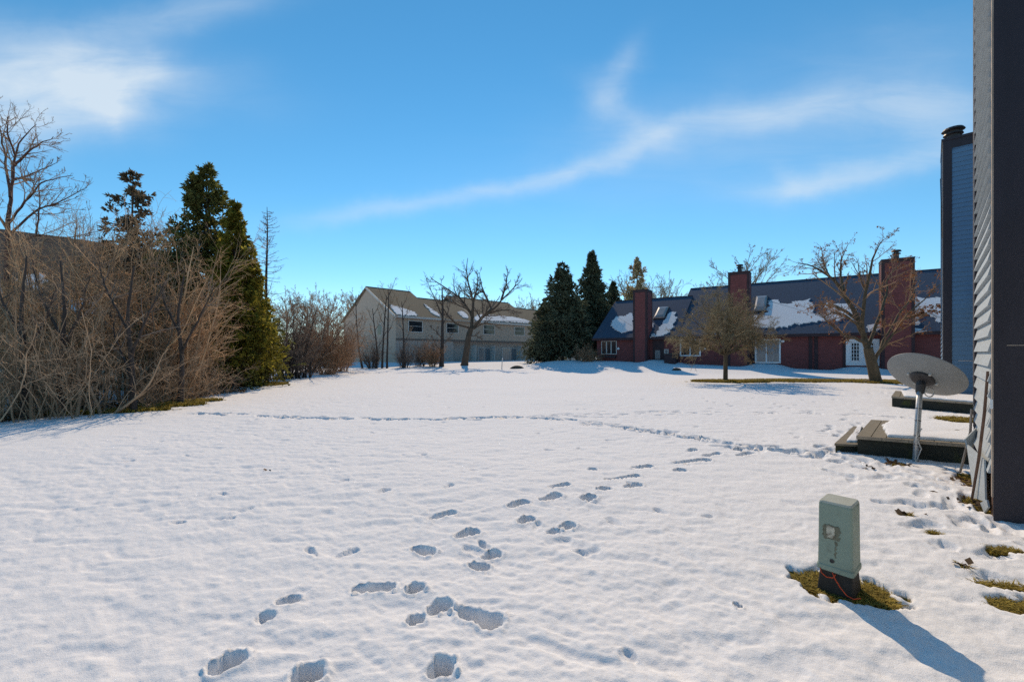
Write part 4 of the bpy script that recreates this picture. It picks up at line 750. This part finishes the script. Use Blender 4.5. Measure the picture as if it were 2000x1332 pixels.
# conifers
def conifer(label, h, rad, mn, seed, name='spruce_tree', z0=.05, pw=.85, nw=None, droop=-.06, el=(-8, 25), lv=(.5, 1.15), mb_=M_barkd, side=9, spray=(.26, .06), gaps=0.0, per=8, cat='tree', group=None, lean=(0, 0)):
    g = np.random.default_rng(seed); root = thing(name, (0, 0, 0), label, cat, group); tr = MB(); z = np.linspace(0, 1, 12)
    tp = np.stack([lean[0] * z * h + .02 * h * NZ[0](z * 3 + seed, z * 0), lean[1] * z * h, z * h - .1], -1); tubes(tr, tp[None], np.interp(z, [0, 1], [.017 * h, .008])[None], 8); tr.build('trunk', mb_, root)
    nw = nw or int(h / .24); zz = 1 - (1 - z0) * (1 - np.sort(g.random(nw * per))) ** .68; zz = np.minimum(zz, .992); keep = g.random(len(zz)) > gaps; zz = zz[keep]; n = len(zz)
    d = sph(n, el[0], el[1], g); d[:, 2] += .9 * np.clip(zz - .72, 0, 1) * 2; L = rad * np.clip(1 - zz, .004, 1) ** pw * g.uniform(lv[0], lv[1], n) + .10; x = zz * 11; i = np.minimum(x.astype(int), 10); p0 = tp[i] + (tp[i + 1] - tp[i]) * (x - i)[:, None]
    P, Q = grow(p0, d, L, .010 + .010 * L, np.full(n, .004), 7, .05, droop, g); br = MB(); tubes(br, P, Q, 3)
    P1, Q1 = kids(P, Q, side, .12, 1, 52, 12, .38, 4, .08, droop, .6, .003, g, bias=-.3); tubes(br, P1, Q1, 3); cr = br.build('branches', mb_, root)
    fo = MB()
    for (PP, m, t0) in ((P, 8, .25), (P1, 8, .1)):
        N = len(PP); idx = np.repeat(np.arange(N), m); t = g.uniform(t0, 1, len(idx)) ** .8 * (PP.shape[1] - 1); i = np.minimum(t.astype(int), PP.shape[1] - 2); f = (t - i)[:, None]; pos = PP[idx, i] * (1 - f) + PP[idx, i + 1] * f; tn = PP[idx, i + 1] - PP[idx, i]; tn /= np.linalg.norm(tn, axis=1)[:, None] + 1e-9
        dd = tn + g.normal(0, .50, tn.shape); dd[:, 2] -= .05; k = len(pos); kites(fo, pos, dd, spray[0] * g.uniform(.6, 1.3, k), spray[1] * g.uniform(.6, 1.3, k), g)
    fo.build('crown', mn, root); return root
c1 = conifer('tall dark green spruce rising highest on the left', 10.8, 3.9, M_needle, 21, pw=.86, gaps=.0, el=(-5, 35), spray=(.20, .034), per=11, lv=(.68, 1.1)); place(c1, *P3(402, 690, 21)[:2])
c2 = conifer('open purple brown topped spruce left of the tallest spruce', 10.2, 3.1, M_needleB, 22, pw=.72, gaps=.12, per=5, side=8, droop=-.015, el=(0, 42), spray=(.19, .036)); place(c2, *P3(256, 690, 20.5)[:2])
c3 = conifer('yellow green tree added as the sunlit right side of the tall spruce', 8.6, 2.3, M_needleY, 23, name='sunlit_spruce_side', pw=.92, lv=(.7, 1.1), el=(10, 50), droop=-.02, spray=(.20, .04), z0=.02, per=9); place(c3, *P3(456, 690, 20.0)[:2])  # separate conifer whose colour imitates sun on the spruce's right side
c3b = copy_thing(c3, *P3(503, 690, 22.5)[:2], 2.0, .62, 'shorter yellow green copy of the sunlit spruce side beside the thin larch')
c4 = conifer('broad low dark spruce nearest the tan house', 11.2, 4.3, M_needleD, 24, pw=.74, spray=(.36, .06), el=(0, 38), droop=-.03); place(c4, *P3(1098, 690, 50)[:2])
c5 = conifer('tallest dark spruce behind the red house corner', 13.8, 4.2, M_needleD, 25, pw=.88, spray=(.38, .06), el=(0, 38), droop=-.03); place(c5, *P3(1158, 690, 55.5)[:2])
c6 = copy_thing(c5, *P3(1197, 690, 62)[:2], 2.2, .80, 'small dark spruce peeping over the end of the red roof')
c7 = copy_thing(c4, *P3(1064, 690, 53)[:2], 1.3, .70, 'shortest dark spruce at the left of the evergreen group')
c8 = conifer('pale loose pine seen above the flat topped chimney', 17.6, 4.3, M_needleP, 26, name='pine_tree', pw=.55, z0=.3, gaps=.6, per=4, el=(0, 45), droop=.0, spray=(.4, .08), mb_=M_twigpale); place(c8, *P3(1245, 690, 76)[:2])
def larch():
    g = np.random.default_rng(41); root = thing('larch_tree', (0, 0, 0), 'thin leafless larch with whorled side branches right of the spruces', 'tree'); h = 10.1; z = np.linspace(0, 1, 14); tp = np.stack([.004 * h * np.sin(z * 9), 0 * z, z * h - .1], -1); tr = MB(); tubes(tr, tp[None], np.interp(z, [0, .7, 1], [.13, .055, .012])[None], 8); tr.build('trunk', M_barkd, root)
    n = 95; zz = g.uniform(.25, .97, n); d = sph(n, -12, 18, g); p0 = np.stack([0 * zz, 0 * zz, zz * h], -1); P, Q = grow(p0, d, np.interp(zz, [.25, .97], [2.5, .5]) * g.uniform(.5, 1.05, n), np.full(n, .016), np.full(n, .005), 9, .06, .055, g); cr = MB(); tubes(cr, P, Q, 4); P1, Q1 = kids(P, Q, 7, .2, 1, 48, 12, .25, 4, .1, .06, .6, .004, g); tubes(cr, P1, Q1, 3)
    P2, Q2 = kids(P1, Q1, 4, .2, 1, 45, 12, .3, 3, .1, .03, .6, .0035, g); tubes(cr, P2, Q2, 3); cr.build('crown', M_twigdark, root); place(root, *P3(521, 690, 25)[:2])
larch()

# deciduous trees with limbs following the photograph
def limb_tree(name, label, bx, d, limbs, seed, bark, twig, lv=(9, 7, 5), depth=.35, tw=(.34, .4, .45), up=(.03, .03, .02), rmin=.006, leaves=None, cat='tree', side0=8, wob=.11, ang=40, group=None):
    g = np.random.default_rng(seed); b = P3(bx, HY, d); b[2] = tz(b[0], b[1]); root = thing(name, b, label, cat, group); ends = {}; tr = MB(); cr = MB(); allP, allR = [], []
    for k, (pts, r0, r1, off) in enumerate(limbs):
        m = len(pts); p = []
        for i, (x, y) in enumerate(pts):
            q = P3(x, y, d + off * i / (m - 1)) if k else P3(x, y, d); p.append(q)
        if k: p[0] = P3(pts[0][0], pts[0][1], d + 0.0)
        else: p[0][2] = b[2] - .15
        p = np.array(p); s = np.linspace(0, m - 1, 14); P = np.stack([np.interp(s, np.arange(m), p[:, c]) for c in range(3)], -1)
        Pm = P.copy(); Pm[1:-1] = (P[:-2] + 2 * P[1:-1] + P[2:]) / 4; Pm[1:-1] += g.normal(0, .012 * np.linalg.norm(p[-1] - p[0]) / 3, Pm[1:-1].shape) * (1 if k else .3)
        rr = np.interp(np.linspace(0, 1, 14), [0, .12, 1] if k == 0 else [0, .3, 1], [r0 * 1.35, r0, r1] if k == 0 else [r0, r0 * .75 + r1 * .25, r1]); 
        tubes(tr if k == 0 else cr, Pm[None], rr[None], 9 if k == 0 else 7)
        if k: allP.append(Pm); allR.append(rr)
    P, Q = np.array(allP), np.array(allR); t_o = tr.build('trunk', bark, root, smooth=True); cr.build('limbs', bark, root, smooth=True); tb = MB(); tip = None
    for i, n in enumerate(lv):
        P, Q = kids(P, Q, n, .18 if i == 0 else .12, 1, ang, 14, tw[i], (8, 6, 4, 4)[i], wob, up[i], .55, rmin * (1, .8, .62, .5)[i], g); tubes(tb, P, Q, (4, 3, 3, 3)[i])
    tb.build('twigs', twig, root)
    if leaves:
        n, f = leaves; idx = g.integers(0, len(P), n); pos = P[idx, -1]; sel = f(pos, g); pos = pos[sel]; lf = MB(); kites(lf, pos, sph(len(pos), -80, 10, g), g.uniform(.06, .13, len(pos)), g.uniform(.02, .045, len(pos)), g, False); lf.build('dry_leaves', M_leafdry, root)
    return root
def C4(*q): return [(1380 + x / 3.918, 440 + y / 3.918) for x, y in q]
def C8(*q): return [(680 + x / 5.263, 540 + y / 5.263) for x, y in q]
def C1(*q): return [(x / 2.114, 220 + y / 2.114) for x, y in q]
limb_tree('orchard_tree', 'thick trunked bare tree with rusty leaves beside the satellite dish', 1712, 23.4, [
    (C4((1300, 1205), (1275, 1090), (1250, 1000), (1235, 940)), .27, .21, 0), (C4((1235, 950), (1200, 840), (1150, 700), (1050, 500), (940, 390), (830, 310), (700, 290)), .16, .02, 1.5), (C4((1205, 850), (1190, 650), (1240, 400), (1280, 220), (1355, 110)), .105, .015, -1.2),
    (C4((1285, 1050), (1340, 940), (1400, 870), (1500, 720), (1620, 610), (1800, 440)), .095, .015, -1.0), (C4((1240, 930), (1300, 760), (1370, 560), (1385, 400), (1480, 280)), .095, .015, 1.8), (C4((1215, 900), (1130, 860), (1060, 850), (950, 760), (850, 670)), .095, .015, -1.6),
    (C4((1050, 500), (1020, 380), (1030, 260), (1080, 150)), .07, .012, 1.2), (C4((940, 390), (890, 280), (880, 170)), .05, .01, 2), (C4((1150, 720), (1000, 620), (880, 600), (760, 640)), .09, .012, 2.2), (C4((1500, 720), (1620, 690), (1760, 640)), .06, .01, -1.5), (C4((1190, 800), (1080, 700), (980, 660), (900, 700)), .07, .012, -2.5), (C4((1300, 1000), (1420, 760), (1560, 560), (1640, 420)), .08, .012, 2.5)],
    51, M_barkg, M_twigred, (11, 8, 6), tw=(.40, .42, .45), rmin=.0080, leaves=(3400, lambda p, g: g.random(len(p)) < np.where(p[:, 0] > 19.2, .75, .28) * (p[:, 2] > 2.0)))
limb_tree('hawthorn_tree', 'small olive brown tree with a dense wide twiggy crown on a slim trunk', 1417, 24.3, [
    ([(1417, 748), (1417, 715), (1417, 692)], .125, .10, 0)] + [([(1417, 694), (1417 + dx * .35, 694 - dy * .45), (1417 + dx * .7, 694 - dy * .75), (1417 + dx, 694 - dy)], .055, .01, of) for dx, dy, of in
    ((-95, 48, .8), (-70, 75, -1.2), (-48, 105, 1.5), (-18, 130, -.5), (16, 128, .6), (45, 108, -1.6), (70, 82, 1.4), (92, 52, -.7), (-84, 28, -1.5), (80, 26, 1.6), (-30, 70, 2.6), (32, 66, 2.6), (-30, 66, -2.6), (28, 70, -2.6), (-8, 95, 1.8), (4, 92, -1.9), (104, 44, .8), (-108, 40, -.6))],
    52, M_barkg, M_twigolive, (14, 11, 9), tw=(.48, .46, .5), up=(-.01, -.02, -.02), rmin=.0075, ang=50)
limb_tree('oak_tree', 'large bare spreading tree in front of the tan house', 908, 49, [
    (C8((1195, 905), (1215, 780), (1240, 600), (1268, 530)), .38, .28, 0), (C8((1268, 540), (1280, 400), (1225, 330), (1180, 250), (1050, 150), (900, 60), (840, 0)), .20, .025, 2), (C8((1280, 420), (1285, 250), (1240, 90), (1210, -60), (1230, -190)), .16, .025, -1), (C8((1290, 535), (1350, 450), (1430, 375), (1530, 315), (1580, 230), (1720, 110), (1790, 20)), .20, .025, -2),
    (C8((1480, 345), (1420, 210), (1370, 90), (1350, -40)), .13, .02, 2), (C8((1575, 240), (1625, 80), (1640, -60)), .13, .02, 1), (C8((1265, 530), (1130, 500), (1020, 410), (970, 310), (930, 240)), .14, .02, -2.5), (C8((1440, 375), (1560, 350), (1680, 345), (1740, 380)), .11, .015, -2), (C8((1285, 260), (1330, 100), (1330, -30)), .12, .02, 3), (C8((1230, 335), (1120, 290), (1010, 190)), .1, .015, -3), (C8((1240, 610), (1330, 610), (1380, 660)), .06, .012, -1), (C8((1250, 560), (1390, 480), (1480, 480), (1560, 540)), .08, .012, -1.5)],
    53, M_bark, M_twigdark, (14, 9, 6), tw=(.36, .40, .45), rmin=.0145)
limb_tree('slim_tree', 'slim dark trunk with short side branches left of the spreading tree', 863, 47, [(C8((960, 950), (968, 700), (972, 400), (966, 110)), .23, .06, 0), (C8((972, 420), (900, 250), (840, 120), (800, 20)), .07, .015, 1), (C8((970, 500), (1010, 420), (1060, 400)), .05, .01, -1), (C8((968, 640), (900, 560), (840, 520)), .05, .01, -1), (C8((968, 300), (1020, 200), (1040, 130)), .05, .01, 1), (C8((970, 700), (1040, 640), (1080, 560)), .05, .01, 1), (C8((966, 780), (900, 700), (860, 600)), .05, .01, .5)], 54, M_barkd, M_twigdark, (11, 7, 5), tw=(.42, .42, .42), rmin=.015)
GS = 'thin saplings in front of the tan house'
for i, (pts, lb) in enumerate(((C8((400, 940), (405, 600), (415, 280), (418, 130)), 'straight sapling over the tan gable corner'), (C8((350, 945), (360, 640), (385, 320), (395, 200)), 'thinner sapling just left of the straight sapling'), (C8((150, 960), (110, 760), (85, 480), (78, 200)), 'leaning sapling left of the arched window'), (C8((560, 940), (572, 700), (560, 400), (550, 260)), 'sapling below the left upper window'), (C8((290, 940), (300, 760), (270, 520), (250, 330)), 'crooked sapling by the arched window'))):
    x0 = pts[0][0]; lm = [(pts, .10, .03, 0)]
    for k in range(5): t = .35 + .13 * k; x = np.interp(t * 3, range(4), [p[0] for p in pts]); y = np.interp(t * 3, range(4), [p[1] for p in pts]); sg = (-1) ** k; lm.append(([(x, y), (x + sg * 8, y - 14), (x + sg * 13, y - 32)], .03, .008, sg * .8))
    limb_tree('sapling', lb, x0, 45, lm, 60 + i, M_barkd, M_twiggrey, (7, 5, 3), tw=(.5, .4, .4), rmin=.011, group=GS)
limb_tree('maple_tree', 'tall reddish bare tree rising over the brown roof at far left', 14, 17.0, [(C1((25, 1000), (28, 700), (32, 480), (40, 380)), .095, .06, 0), (C1((40, 390), (52, 270), (70, 130), (150, 50)), .062, .010, .8), (C1((34, 460), (110, 360), (180, 280), (300, 260)), .045, .009, -1), (C1((42, 350), (20, 200), (5, 80), (-10, 0)), .05, .009, 1.5), (C1((60, 220), (130, 150), (220, 100)), .05, .008, -1.2), (C1((30, 520), (150, 400), (250, 370), (360, 310)), .045, .009, 1.4), (C1((50, 280), (120, 260), (240, 205)), .045, .008, .8), (C1((32, 480), (-40, 380), (-120, 250)), .05, .009, -.8), (C1((30, 560), (160, 500), (290, 520), (400, 490)), .04, .009, -1), (C1((150, 500), (165, 380), (160, 260)), .035, .008, 1), (C1((65, 180), (30, 90), (30, 20)), .04, .008, -1)],
          71, M_barkr, M_twigred, (12, 7, 4), tw=(.42, .40, .4), rmin=.0075, up=(.05, .04, .03))

for x0, d, lm, lb in ((262, 11.9, (((262, 800), (258, 720), (248, 620), (262, 520)), ((256, 700), (290, 610), (330, 540)), ((252, 650), (205, 560), (190, 500)), ((258, 740), (225, 660), (215, 600))), 'dark crooked trunk standing in front of the tallest tan shrub'),
                      (120, 11.2, (((120, 812), (116, 720), (128, 620), (118, 510)), ((118, 700), (160, 600), (175, 540)), ((122, 660), (80, 580), (60, 500))), 'dark crooked trunk near the snow patch of the brown roof'),
                      (48, 10.6, (((48, 820), (52, 720), (40, 620), (52, 500)), ((50, 700), (95, 610), (110, 560)), ((46, 660), (5, 590), (-15, 520))), 'dark crooked trunk closest to the left picture edge'),
                      (352, 13.6, (((352, 778), (356, 700), (346, 620), (360, 540)), ((354, 690), (395, 610), (420, 560)), ((350, 650), (320, 590), (310, 540))), 'dark crooked trunk at the right end of the thicket')):
    limb_tree('thicket_tree', lb, x0, d, [(list(p), .075 if k == 0 else .035, .018 if k == 0 else .008, (k - 1.5) * .6) for k, p in enumerate(lm)], 90 + x0, M_barkd, M_twigdark, (8, 6, 4), tw=(.4, .4, .4), rmin=.0055, group='dark trunks within the thicket')
# far bare trees behind the houses
def bare_tree(label, h, w, seed, bark=M_twigdark, twig=M_twigpale, name='bare_tree', group=None, z0=.3, lv=(10, 9, 6), rmin=.023):
    g = np.random.default_rng(seed); root = thing(name, (0, 0, 0), label, 'tree', group); z = np.linspace(0, 1, 8); tp = np.stack([.02 * h * NZ[0](z * 3 + seed, z), .02 * h * NZ[1](z * 3, z + seed), z * h * .62 - .2], -1); tr = MB(); tubes(tr, tp[None], np.interp(z, [0, 1], [.016 * h, .007 * h])[None], 7); tr.build('trunk', bark, root)
    n = 17; zz = g.uniform(z0, .62, n); d = sph(n, 25, 75, g); d[:, :2] *= w; P, Q = grow(np.stack([0 * zz, 0 * zz, zz * h], -1), d, h * (1.0 - zz) * g.uniform(.5, .85, n), np.full(n, .0045 * h), np.full(n, .0014 * h), 8, .09, .04, g); cr = MB(); tubes(cr, P, Q, 4)
    for i, m in enumerate(lv): P, Q = kids(P, Q, m, .2, 1, 36, 12, .36, (6, 5, 4)[i], .11, .03, .55, rmin * (1, .8, .65)[i], g); tubes(cr, P, Q, 3)
    cr.build('crown', twig, root); return root
bt1 = bare_tree('round crowned bare tree behind the middle chimney', 21.5, .62, 81, lv=(11, 9, 6)); place(bt1, *P3(1455, 690, 74)[:2], 0, 1.0)
bt2 = bare_tree('open bare tree between the pine and the red ridge step', 18.0, 1.0, 82, lv=(8, 7, 5)); place(bt2, *P3(1305, 690, 80)[:2])
GB = 'bare trees on the skyline behind the houses'
bt3 = bare_tree('tall bare tree on the skyline left of the tan gable', 17.0, .8, 83, group=GB, twig=M_twiggrey); place(bt3, *P3(690, 690, 92)[:2])
for (src, x, d, rz_, sc, lb) in ((bt2, 1225, 82, 2, 1.1, 'thin bare tree left of the pale pine'), (bt1, 1400, 84, 3, .8, 'lower bare tree left of the round crown'), (bt3, 600, 88, 1, .98, 'skyline tree over the russet shrubs'), (bt3, 640, 96, 2.2, 1.06, 'skyline tree right of the russet shrub top'), (bt3, 560, 84, 3.1, .9, 'skyline tree just right of the larch'), (bt2, 1020, 100, 1, .9, 'skyline tree at the right end of the tan roof'), (bt1, 1045, 104, 2, .8, 'skyline tree left of the dark spruces'), (bt2, 905, 104, 4, 1.0, 'skyline tree directly behind the spreading tree'), (bt3, 840, 106, 5, .98, 'skyline tree over the first roof step'),
                                 (bt3, 735, 110, 5, .9, 'skyline tree hidden mostly by the tan gable'), (bt3, 505, 84, 4.4, .85, 'skyline tree between spruce and larch'), (bt1, 1290, 90, 4.1, .85, 'skyline tree behind the first skylight'), (bt2, 1850, 70, 2.1, 1.0, 'bare tree beyond the right end of the red roof')):
    q = P3(x, 690, d); copy_thing(src, q[0], q[1], rz_, sc, lb, GB)
# ------------------------------------------------------------------ small things on the lawn
def stake():
    b = P3(980, 690, 43); z = tz(b[0], b[1]); root = thing('marker_stake', (b[0], b[1], z), 'thin pale marker stake standing in the snow before the patio doors', 'stake'); m = MB(); m.tube([(b[0], b[1], z - .1), (b[0] + .03, b[1], z + .55), (b[0] + .06, b[1], z + 1.0)], [.045, .04, .038], 7); m.build('stake_shaft', M_offwhite, root); c = MB(); c.tube([(b[0] + .06, b[1], z + 1.001), (b[0] + .066, b[1], z + 1.12)], .043, 7); c.build('stake_tip', M_white, root)
stake()
def lump(name, label, cat, x, y, d, r, h, m, seed):
    b = P3(x, y, d); z = tz(b[0], b[1]); g = np.random.default_rng(seed); mb = MB(); N = 20; V = []
    for (f, k) in ((1, 0), (.92, .35), (.7, .75), (.4, .95), (.03, 1.0)):
        for j in range(N): a = 6.283 * j / N; w = 1 + .35 * math.sin(a * 2 + seed) * .5 + g.normal(0, .07); V.append((b[0] + r * f * w * math.cos(a), b[1] + r * .7 * f * w * math.sin(a), z - .04 + h * k * (1 + g.normal(0, .05))))
    i = np.arange(4)[:, None] * N; j = np.arange(N)[None]; mb.quads(V, np.stack([i + j, i + (j + 1) % N, i + N + (j + 1) % N, i + N + j], -1).reshape(-1, 4)); o = mb.build(name, m); tag(o, label, cat)
lump('tree_stump', 'low rough stump poking from the snow left of the dark spruces', 'stump', 1010, 690, 44, .62, .32, M_bark, 2)
lump('garden_stone', 'brown stone in the snow in front of the hot tub', 'stone', 1322, 690, 36.5, .45, .22, M_bark, 5)
lump('root_stone', 'grey stone at the foot of the thick trunked tree', 'stone', 1694, 690, 23.5, .4, .17, M_bark, 7)
def leaves():
    g = np.random.default_rng(8); mb = MB(); pts = [(1755, 906, .07, 26), (1700, 915, .04, 6), (1770, 1004, .05, 8), (1886, 1106, .03, 5), (1900, 945, .14, 26), (1918, 985, .12, 34), (523, 920, .02, 3)]
    for (x, y, s, n) in pts:
        c = GP(x, y); p = np.stack([c[0] + g.normal(0, s, n), c[1] + g.normal(0, s, n), 0 * np.zeros(n)], -1); p[:, 2] = terr(p[:, 0], p[:, 1]) + g.uniform(.0, .02, n); kites(mb, p, sph(n, 0, 35, g), g.uniform(.04, .10, n), g.uniform(.012, .03, n), g, False)
    tag(mb.build('dead_leaves', M_leaflit), 'scattered brown dead leaves on the snow near the dish and wall', kind='stuff')
leaves()
